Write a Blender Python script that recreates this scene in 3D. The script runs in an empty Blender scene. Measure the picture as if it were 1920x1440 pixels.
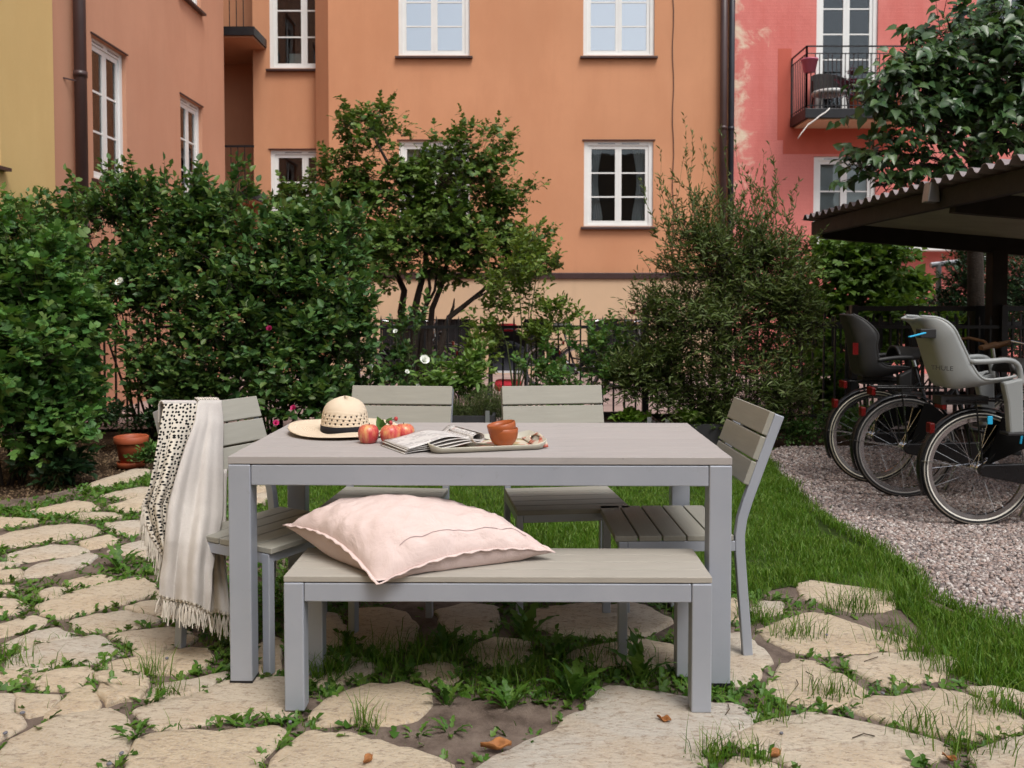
import bpy, math, random
import numpy as np
from mathutils import Vector, Matrix, noise, Euler

# ------------------------------------------------------------------ camera, world, sun, exposure
sc = bpy.context.scene
COL = sc.collection
FPX, CU, CV, PITCH, CAMZ = 1674.0, 960.0, 618.0, math.radians(2.0), 1.24   # focal length / optical axis in photo pixels
cam_d = bpy.data.cameras.new('camera')
cam = bpy.data.objects.new('camera', cam_d); COL.objects.link(cam)
cam.location = (0, 0, CAMZ); cam.rotation_euler = (math.radians(90) - PITCH, 0, 0)
cam_d.sensor_width = 36.0; cam_d.lens = FPX / 1920 * 36.0; cam_d.shift_y = -(720 - CV) / 1920
cam_d.clip_start = 0.05; cam_d.clip_end = 500
cam_d.dof.use_dof = True; cam_d.dof.focus_distance = 3.0; cam_d.dof.aperture_fstop = 7.1
sc.camera = cam

SUN_EL, SUN_AZ = math.radians(60), math.radians(150)      # azimuth measured from +Y clockwise: behind the camera and a little to its right
world = bpy.data.worlds.new('World'); sc.world = world; world.use_nodes = True
wn = world.node_tree; wn.nodes.clear()
sky = wn.nodes.new('ShaderNodeTexSky'); sky.sky_type = 'NISHITA'; sky.sun_disc = False
sky.sun_elevation = SUN_EL; sky.sun_rotation = SUN_AZ
sky.air_density = 1.0; sky.dust_density = 4.0; sky.ozone_density = 1.0
hs = wn.nodes.new('ShaderNodeHueSaturation'); hs.inputs['Saturation'].default_value = 0.50
bg = wn.nodes.new('ShaderNodeBackground'); bg.inputs['Strength'].default_value = 0.13
wo = wn.nodes.new('ShaderNodeOutputWorld')
wn.links.new(sky.outputs[0], hs.inputs['Color']); wn.links.new(hs.outputs[0], bg.inputs[0]); wn.links.new(bg.outputs[0], wo.inputs[0])
sun_d = bpy.data.lights.new('sun', 'SUN'); sun_d.energy = 1.5; sun_d.angle = math.radians(24); sun_d.color = (1.0, 0.97, 0.92)
sun = bpy.data.objects.new('sun', sun_d); COL.objects.link(sun)
_d = Vector((math.sin(SUN_AZ) * math.cos(SUN_EL), math.cos(SUN_AZ) * math.cos(SUN_EL), math.sin(SUN_EL)))
sun.rotation_euler = _d.to_track_quat('Z', 'Y').to_euler(); sun.location = _d * 30
sc.view_settings.view_transform = 'Standard'; sc.view_settings.look = 'None'
sc.view_settings.exposure = 0.55; sc.view_settings.gamma = 1.0; sc.view_settings.use_curve_mapping = False
try:
    sc.cycles.max_bounces = 8; sc.cycles.transparent_max_bounces = 12; sc.cycles.use_denoising = True
    sc.cycles.caustics_reflective = False; sc.cycles.caustics_refractive = False
except Exception: pass

# ------------------------------------------------------------------ pixel -> world helpers
_fw = Vector((0, math.cos(PITCH), -math.sin(PITCH))); _up = Vector((0, math.sin(PITCH), math.cos(PITCH))); _rt = Vector((1, 0, 0))
def ray(u, v): return _rt * ((u - CU) / FPX) + _up * (-(v - CV) / FPX) + _fw
def at(u, v, Y):
    d = ray(u, v); return Vector((0, 0, CAMZ)) + d * (Y / d.y)
def G(u, v, z=0.0):
    d = ray(u, v); return Vector((0, 0, CAMZ)) + d * ((z - CAMZ) / d.z)
def rnd(a, b): return random.uniform(a, b)
random.seed(7); RNG = np.random.default_rng(7)

# ------------------------------------------------------------------ objects
def wmat(o):
    m = Matrix.LocRotScale(o.location, o.rotation_euler, o.scale)
    return wmat(o.parent) @ o.matrix_parent_inverse @ m if o.parent else m
def par(o, p, world=False):
    o.parent = p
    if world: o.matrix_parent_inverse = wmat(p).inverted()
    return o
def tag(o, label=None, cat=None, group=None, kind=None):
    for k, v in (('label', label), ('category', cat), ('group', group), ('kind', kind)):
        if v: o[k] = v
    return o
def thing(name, label, cat, loc=(0, 0, 0), rz=0.0, group=None):
    o = bpy.data.objects.new(name, None); COL.objects.link(o); o.empty_display_size = 0.1
    o.location = loc; o.rotation_euler = (0, 0, rz)
    return tag(o, label, cat, group)
def link(name, me, parent=None, world=False):
    o = bpy.data.objects.new(name, me); COL.objects.link(o)
    if parent: par(o, parent, world)
    return o
def copy_tree(o, parent=None):
    c = o.copy(); COL.objects.link(c)
    if parent: c.parent = parent
    for ch in list(o.children): copy_tree(ch, c)
    return c
def bevel(o, w=0.003, seg=2):
    m = o.modifiers.new('bevel', 'BEVEL'); m.width = w; m.segments = seg; m.limit_method = 'ANGLE'; m.angle_limit = math.radians(40)
    return o

class MB:
    def __init__(s): s.v = []; s.f = []; s.uv = None
    def add(s, vs, fs):
        n = len(s.v); s.v += [tuple(v) for v in vs]; s.f += [tuple(i + n for i in f) for f in fs]; return s
    def box(s, c, d, rz=0.0, M=None):
        hx, hy, hz = d[0] / 2, d[1] / 2, d[2] / 2
        P = [Vector((x, y, z)) for z in (-hz, hz) for x, y in ((-hx, -hy), (hx, -hy), (hx, hy), (-hx, hy))]
        R = M if M is not None else Matrix.Rotation(rz, 3, 'Z')
        c = Vector(c)
        return s.add([c + R @ p for p in P], [(0, 3, 2, 1), (4, 5, 6, 7), (0, 1, 5, 4), (1, 2, 6, 5), (2, 3, 7, 6), (3, 0, 4, 7)])
    def b2(s, a, b):
        return s.box([(a[i] + b[i]) / 2 for i in range(3)], [abs(b[i] - a[i]) for i in range(3)])
    def bar(s, p0, p1, w, h, side=(0, 1, 0)):
        p0, p1 = Vector(p0), Vector(p1); d = p1 - p0; L = d.length; x = d / L
        y = Vector(side); y = (y - x * y.dot(x)); y = y.normalized() if y.length > 1e-5 else x.orthogonal().normalized()
        z = x.cross(y); M = Matrix((x, y, z)).transposed()
        return s.box((p0 + p1) / 2, (L, w, h), M=M)
    def tube(s, pts, r, n=6, closed=False, cap=True):
        pts = [Vector(p) for p in pts]; m = len(pts); rr = r if isinstance(r, (list, tuple)) else [r] * m
        vs, fs = [], []; prev = None
        for i, p in enumerate(pts):
            a = pts[(i - 1) % m] if (closed or i > 0) else p; b = pts[(i + 1) % m] if (closed or i < m - 1) else p
            t = (b - a)
            t = t.normalized() if t.length > 1e-9 else Vector((0, 0, 1))
            x = prev - t * prev.dot(t) if prev is not None else t.orthogonal()
            x = x.normalized() if x.length > 1e-6 else t.orthogonal().normalized()
            prev = x; y = t.cross(x)
            vs += [p + (x * math.cos(2 * math.pi * k / n) + y * math.sin(2 * math.pi * k / n)) * rr[i] for k in range(n)]
        for i in range(m if closed else m - 1):
            j = (i + 1) % m
            fs += [(i * n + k, i * n + (k + 1) % n, j * n + (k + 1) % n, j * n + k) for k in range(n)]
        if cap and not closed: fs += [tuple(range(n - 1, -1, -1)), tuple((m - 1) * n + k for k in range(n))]
        return s.add(vs, fs)
    def lathe(s, prof, n=24, c=(0, 0, 0), M=None, sx=1.0, sy=1.0):
        c = Vector(c); vs, fs = [], []
        for r, z in prof:
            for k in range(n):
                p = Vector((r * sx * math.cos(2 * math.pi * k / n), r * sy * math.sin(2 * math.pi * k / n), z)); vs.append(c + (M @ p if M else p))
        for i in range(len(prof) - 1):
            fs += [(i * n + k, i * n + (k + 1) % n, (i + 1) * n + (k + 1) % n, (i + 1) * n + k) for k in range(n)]
        return s.add(vs, fs)
    def prism(s, poly, f, d):     # poly of 2D points, f maps 2D -> 3D, extruded by vector d
        P = [Vector(f(p)) for p in poly]; n = len(P); d = Vector(d)
        return s.add(P + [p + d for p in P], [tuple(range(n - 1, -1, -1)), tuple(range(n, 2 * n))] + [(k, (k + 1) % n, n + (k + 1) % n, n + k) for k in range(n)])
    def grid(s, nu, nv, fn, skip=None):
        n0 = len(s.v)
        vs = [fn(i / nu, j / nv) for j in range(nv + 1) for i in range(nu + 1)]
        fs = [(j * (nu + 1) + i, j * (nu + 1) + i + 1, (j + 1) * (nu + 1) + i + 1, (j + 1) * (nu + 1) + i) for j in range(nv) for i in range(nu) if not (skip and skip((i + .5) / nu, (j + .5) / nv))]
        if s.uv is None: s.uv = []
        s.uv += [(0, 0)] * (n0 - len(s.uv)) + [(i / nu, j / nv) for j in range(nv + 1) for i in range(nu + 1)]
        return s.add(vs, fs)
    def mesh(s, name, m=None, smooth=False):
        me = bpy.data.meshes.new(name); me.from_pydata(s.v, [], s.f)
        if s.uv and len(s.uv) == len(s.v):
            ul = me.uv_layers.new(name='UVMap'); idx = np.zeros(len(me.loops), int); me.loops.foreach_get('vertex_index', idx)
            ul.data.foreach_set('uv', np.array(s.uv, float)[idx].ravel())
        if m: me.materials.append(m)
        if smooth: me.shade_smooth()
        me.update(); return me
    def build(s, name, m, parent=None, world=False, smooth=False, bev=0):
        o = link(name, s.mesh(name, m, smooth), parent, world)
        if bev: bevel(o, bev)
        return o

def np_mesh(name, V, F, m, smooth=False):
    V = np.asarray(V, np.float32); F = np.asarray(F, np.int32); k = F.shape[1]
    me = bpy.data.meshes.new(name); me.vertices.add(len(V)); me.vertices.foreach_set('co', V.ravel())
    me.loops.add(F.size); me.loops.foreach_set('vertex_index', F.ravel())
    me.polygons.add(len(F)); me.polygons.foreach_set('loop_start', np.arange(0, F.size, k, dtype=np.int32))
    if smooth: me.polygons.foreach_set('use_smooth', np.ones(len(F), bool))
    me.materials.append(m); me.update(calc_edges=True); return me

# ------------------------------------------------------------------ materials
def lin(r, g, b):
    f = lambda c: ((c / 255 + 0.055) / 1.055) ** 2.4 if c > 10 else c / 255 / 12.92
    return (f(r), f(g), f(b))
class NT:
    def __init__(s, name):
        s.m = bpy.data.materials.new(name); s.m.use_nodes = True; s.t = s.m.node_tree; s.t.nodes.clear()
        s.out = s.n('ShaderNodeOutputMaterial'); s.bsdf = s.n('ShaderNodeBsdfPrincipled'); s.l(s.bsdf.outputs[0], s.out.inputs[0])
    def n(s, t, **k):
        o = s.t.nodes.new(t)
        for a, b in k.items(): setattr(o, a, b)
        return o
    def l(s, a, b): s.t.links.new(a, b)
    def coord(s, kind='Object', scale=None):
        c = s.n('ShaderNodeTexCoord'); o = c.outputs[kind]
        if scale is not None:
            mp = s.n('ShaderNodeMapping'); mp.inputs['Scale'].default_value = scale; s.l(o, mp.inputs[0]); o = mp.outputs[0]
        return o
    def noise(s, vec, scale, detail=4, rough=0.55, dist=0.0):
        x = s.n('ShaderNodeTexNoise'); x.inputs['Scale'].default_value = scale; x.inputs['Detail'].default_value = detail
        x.inputs['Roughness'].default_value = rough; x.inputs['Distortion'].default_value = dist
        if vec is not None: s.l(vec, x.inputs['Vector'])
        return x.outputs['Fac']
    def ramp(s, fac, stops):
        r = s.n('ShaderNodeValToRGB'); e = r.color_ramp.elements
        while len(e) < len(stops): e.new(0.5)
        for i, (p, c) in enumerate(stops):
            e[i].position = p; e[i].color = (*c, 1) if len(c) == 3 else c
        s.l(fac, r.inputs[0]); return r.outputs[0]
    def mix(s, fac, a, b, mode='MIX'):
        x = s.n('ShaderNodeMix', data_type='RGBA', blend_type=mode)
        for val, idx in ((fac, 0), (a, 6), (b, 7)):
            if isinstance(val, (int, float)): x.inputs[idx].default_value = val
            elif isinstance(val, tuple): x.inputs[idx].default_value = (*val, 1)
            else: s.l(val, x.inputs[idx])
        return x.outputs[2]
    def math(s, op, a, b=None):
        x = s.n('ShaderNodeMath', operation=op)
        for i, v in enumerate((a, b)):
            if v is None: continue
            if isinstance(v, (int, float)): x.inputs[i].default_value = v
            else: s.l(v, x.inputs[i])
        return x.outputs[0]
    def bump(s, h, strength=0.3, dist=0.01, prev=None):
        b = s.n('ShaderNodeBump'); b.inputs['Strength'].default_value = strength; b.inputs['Distance'].default_value = dist
        s.l(h, b.inputs['Height'])
        if prev: s.l(prev, b.inputs['Normal'])
        s.l(b.outputs[0], s.bsdf.inputs['Normal']); return b.outputs[0]
    def set(s, col=None, rough=None, metal=None, spec=None):
        i = s.bsdf.inputs
        for v, k in ((col, 'Base Color'), (rough, 'Roughness'), (metal, 'Metallic'), (spec, 'Specular IOR Level')):
            if v is None: continue
            if isinstance(v, tuple): i[k].default_value = (*v, 1)
            elif isinstance(v, (int, float)): i[k].default_value = v
            else: s.l(v, i[k])
        return s
def sc3(c, k): return tuple(min(1, x * k) for x in c)
def simple(name, col, rough=0.55, var=0.12, scale=9.0, bump=0.15, bscale=90.0, metal=0.0, spec=0.4, bdist=0.004):
    t = NT(name); v = t.coord()
    c = t.ramp(t.noise(v, scale, 5), [(0.3, sc3(col, 1 - var)), (0.7, sc3(col, 1 + var))])
    t.set(c, rough, metal, spec)
    rr = t.noise(v, scale * 2.3, 3); t.set(rough=t.math('ADD', t.math('MULTIPLY', rr, 0.2), rough - 0.1))
    if bump: t.bump(t.noise(v, bscale, 3), bump, bdist)
    return t.m
def stucco(name, col, stain, stain2=None, brick=False):
    t = NT(name); v = t.coord()
    vs = t.coord('Object', (1.0, 1.0, 0.35))
    c = t.ramp(t.noise(v, 0.55, 6, 0.6), [(0.3, sc3(col, 0.90)), (0.55, col), (0.75, sc3(col, 1.08))])
    c = t.mix(t.ramp(t.noise(vs, 1.3, 7, 0.65), [(0.45, (0, 0, 0)), (0.75, (1, 1, 1))]), c, stain)
    st = t.coord('Object', (3.2, 3.2, 0.16))
    c = t.mix(t.ramp(t.noise(st, 1.7, 6, 0.6), [(0.56, (0, 0, 0)), (0.78, (.35, .35, .35))]), c, sc3(col, 0.82))
    c = t.mix(t.math('MULTIPLY', t.noise(v, 40, 4), 0.22), c, sc3(col, 0.75))
    if stain2:
        sx = t.n('ShaderNodeSeparateXYZ'); t.l(v, sx.inputs[0])
        band = t.ramp(sx.outputs[0], [(0.0, (1, 1, 1)), (1.0, (0, 0, 0))]); band.node.color_ramp.elements[1].position = 1.0
        mp = t.n('ShaderNodeMapRange'); t.l(sx.outputs[0], mp.inputs[0]); mp.inputs[1].default_value = -0.1; mp.inputs[2].default_value = 1.1; mp.inputs[3].default_value = 0.36; mp.inputs[4].default_value = 0.0
        k = t.math('ADD', t.noise(v, 2.2, 8, 0.7, 0.6), mp.outputs[0])
        c = t.mix(t.ramp(k, [(0.76, (0, 0, 0)), (0.92, (1, 1, 1))]), c, stain2)
    t.set(c, 0.92, 0, 0.15)
    nb = t.bump(t.noise(v, 130, 4), 0.35, 0.006)
    if brick:
        b = t.n('ShaderNodeTexBrick'); b.inputs['Scale'].default_value = 4.2; b.inputs['Mortar Size'].default_value = 0.03; b.inputs['Mortar Smooth'].default_value = 0.9
        mp2 = t.n('ShaderNodeMapping'); mp2.inputs['Rotation'].default_value = (math.radians(90), 0, 0); t.l(v, mp2.inputs[0]); t.l(mp2.outputs[0], b.inputs[0])
        t.bump(t.math('ADD', t.math('MULTIPLY', b.outputs['Fac'], .22), t.noise(v, 7, 6)), 0.30, 0.02, nb)
    return t.m
def leafmat(name, cols, rough=0.45, trans=0.32, spec=0.35):
    t = NT(name); g = t.n('ShaderNodeNewGeometry')
    n = len(cols); c = t.ramp(g.outputs['Random Per Island'], [(i / max(1, n - 1), k) for i, k in enumerate(cols)])
    c = t.mix(t.math('MULTIPLY', t.noise(t.coord(), 3.0, 3), 0.5), c, sc3(cols[0], 0.8))
    t.set(c, rough, 0, spec)
    tr = t.n('ShaderNodeBsdfTranslucent'); mx = t.n('ShaderNodeMixShader'); mx.inputs[0].default_value = trans
    c2 = t.mix(1.0, c, (1.0, 1.0, 0.55), 'MULTIPLY'); t.l(c2, tr.inputs[0])
    t.l(t.bsdf.outputs[0], mx.inputs[1]); t.l(tr.outputs[0], mx.inputs[2]); t.l(mx.outputs[0], t.out.inputs[0])
    return t.m
def glassmat(name, boost=0.12, tint=(0.8, 0.86, 0.86)):
    t = NT(name); t.t.nodes.remove(t.bsdf)
    tr = t.n('ShaderNodeBsdfTransparent'); tr.inputs[0].default_value = (*tint, 1)
    gl = t.n('ShaderNodeBsdfGlossy'); gl.inputs['Roughness'].default_value = 0.015; gl.inputs[0].default_value = (0.95, 0.97, 1, 1)
    fr = t.n('ShaderNodeFresnel'); fr.inputs[0].default_value = 1.5
    f = t.math('MINIMUM', t.math('ADD', t.math('MULTIPLY', fr.outputs[0], 1.2), boost), 1.0)
    bp = t.n('ShaderNodeBump'); bp.inputs['Strength'].default_value = 0.04; bp.inputs['Distance'].default_value = 0.02; t.l(t.noise(t.coord(), 2.2, 2), bp.inputs['Height']); t.l(bp.outputs[0], gl.inputs['Normal'])
    mx = t.n('ShaderNodeMixShader'); t.l(f, mx.inputs[0]); t.l(tr.outputs[0], mx.inputs[1]); t.l(gl.outputs[0], mx.inputs[2]); t.l(mx.outputs[0], t.out.inputs[0])
    return t.m

MT = {}
MT['orange'] = stucco('orange_stucco', (0.610, 0.300, 0.168), (0.545, 0.255, 0.138))
MT['orange_wing'] = stucco('rust_orange_stucco', (0.60, 0.315, 0.205), (0.55, 0.275, 0.175))
MT['yellow'] = stucco('yellow_stucco', (0.70, 0.50, 0.22), (0.66, 0.45, 0.19))
MT['pink'] = stucco('pink_stucco', (0.70, 0.235, 0.205), (0.58, 0.140, 0.118), (0.74, 0.60, 0.46), True)
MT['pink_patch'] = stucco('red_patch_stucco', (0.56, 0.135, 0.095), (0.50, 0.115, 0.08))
MT['beige'] = stucco('beige_stucco', (0.62, 0.44, 0.29), (0.56, 0.40, 0.27))
MT['white'] = simple('white_paint', (0.76, 0.77, 0.75), 0.45, 0.04, 4, 0.05)
MT['brown_metal'] = simple('brown_metal', (0.055, 0.030, 0.028), 0.38, 0.15, 4, 0.05, metal=0.0, spec=0.5)
MT['black_metal'] = simple('black_metal', (0.012, 0.012, 0.014), 0.42, 0.2, 10, 0.08)
MT['dark_blue_metal'] = simple('dark_pipe_metal', (0.025, 0.028, 0.038), 0.35, 0.2, 4, 0.05)
MT['grey_metal'] = simple('grey_metal', (0.32, 0.33, 0.35), 0.4, 0.1, 6, 0.06, metal=0.6)
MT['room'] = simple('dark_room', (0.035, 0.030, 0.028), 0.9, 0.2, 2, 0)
MT['sky_backing'] = simple('pale_sky_backing', (0.74, 0.78, 0.84), 0.85, 0.03, 3, 0)  # bluish white that puts sky brightness behind the upper panes
MT['curtain'] = simple('curtain_cloth', (0.72, 0.66, 0.68), 0.9, 0.12, 5, 0.1)
MT['glass'] = glassmat('window_glass', 0.0)
MT['glass_sky'] = glassmat('window_glass_bright', 0.40)
# ------------------------------------------------------------------ ground
def sheet(name, pts, z, m, kind='structure'):
    o = MB().add([(p[0], p[1], z) for p in pts], [tuple(range(len(pts)))]).build(name, m); return tag(o, kind=kind)
def area(p):
    return 0.5 * sum(p[i][0] * p[(i + 1) % len(p)][1] - p[(i + 1) % len(p)][0] * p[i][1] for i in range(len(p)))
def ccw(p): return p if area(p) > 0 else p[::-1]
def inside(P, poly):
    P = np.asarray(P); x, y = P[:, 0], P[:, 1]; r = np.zeros(len(P), bool); n = len(poly)
    for i in range(n):
        x0, y0 = poly[i][0], poly[i][1]; x1, y1 = poly[(i + 1) % n][0], poly[(i + 1) % n][1]
        c = ((y0 > y) != (y1 > y)); dy = (y1 - y0) if abs(y1 - y0) > 1e-12 else 1e-12
        r ^= c & (x < (x1 - x0) * (y - y0) / dy + x0)
    return r

t = NT('garden_soil'); v = t.coord()
c = t.ramp(t.noise(v, 5, 7, 0.7), [(0.3, (0.022, 0.014, 0.010)), (0.5, (0.055, 0.036, 0.024)), (0.68, (0.11, 0.075, 0.045))])
vo = t.n('ShaderNodeTexVoronoi'); vo.inputs['Scale'].default_value = 45; t.l(v, vo.inputs['Vector'])
c = t.mix(t.ramp(vo.outputs['Distance'], [(0.0, (1, 1, 1)), (0.16, (0, 0, 0))]), c, (0.20, 0.13, 0.07))
t.set(c, 0.95, 0, 0.1); t.bump(t.math('ADD', t.noise(v, 60, 6, 0.7), vo.outputs['Distance']), 0.8, 0.02); MT['soil'] = t.m
t = NT('joint_soil'); v = t.coord()
c = t.ramp(t.noise(v, 9, 7, 0.7), [(0.3, (0.075, 0.056, 0.045)), (0.5, (0.15, 0.115, 0.095)), (0.7, (0.22, 0.175, 0.145))])
t.set(c, 0.97, 0, 0.1); t.bump(t.noise(v, 90, 8, 0.75), 0.7, 0.012); MT['joint'] = t.m
t = NT('lawn_soil'); v = t.coord()
t.set(t.ramp(t.noise(v, 12, 6), [(0.3, (0.02, 0.035, 0.008)), (0.7, (0.05, 0.075, 0.018))]), 0.95, 0, 0.1); MT['lawn'] = t.m
t = NT('gravel_bed'); v = t.coord()
vo = t.n('ShaderNodeTexVoronoi'); vo.inputs['Scale'].default_value = 55; t.l(v, vo.inputs['Vector'])
bw = t.n('ShaderNodeSeparateColor'); t.l(vo.outputs['Color'], bw.inputs[0])
t.set(t.ramp(bw.outputs[0], [(0, (0.10, 0.075, 0.065)), (0.5, (0.22, 0.165, 0.15)), (1, (0.34, 0.28, 0.26))]), 0.9, 0, 0.2)
t.bump(vo.outputs['Distance'], 0.9, 0.02); t.bsdf.inputs['Normal'].links[0].from_node.invert = True; MT['gravelbed'] = t.m
MT['path'] = simple('pink_path', (0.30, 0.22, 0.20), 0.95, 0.25, 3, 0.4, 60)

GRAVEL_Z = -0.028
ground = tag(MB().b2((-60, -60, -0.5), (60, 90, -0.075)).build('ground', MT['soil']), kind='structure')
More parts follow.
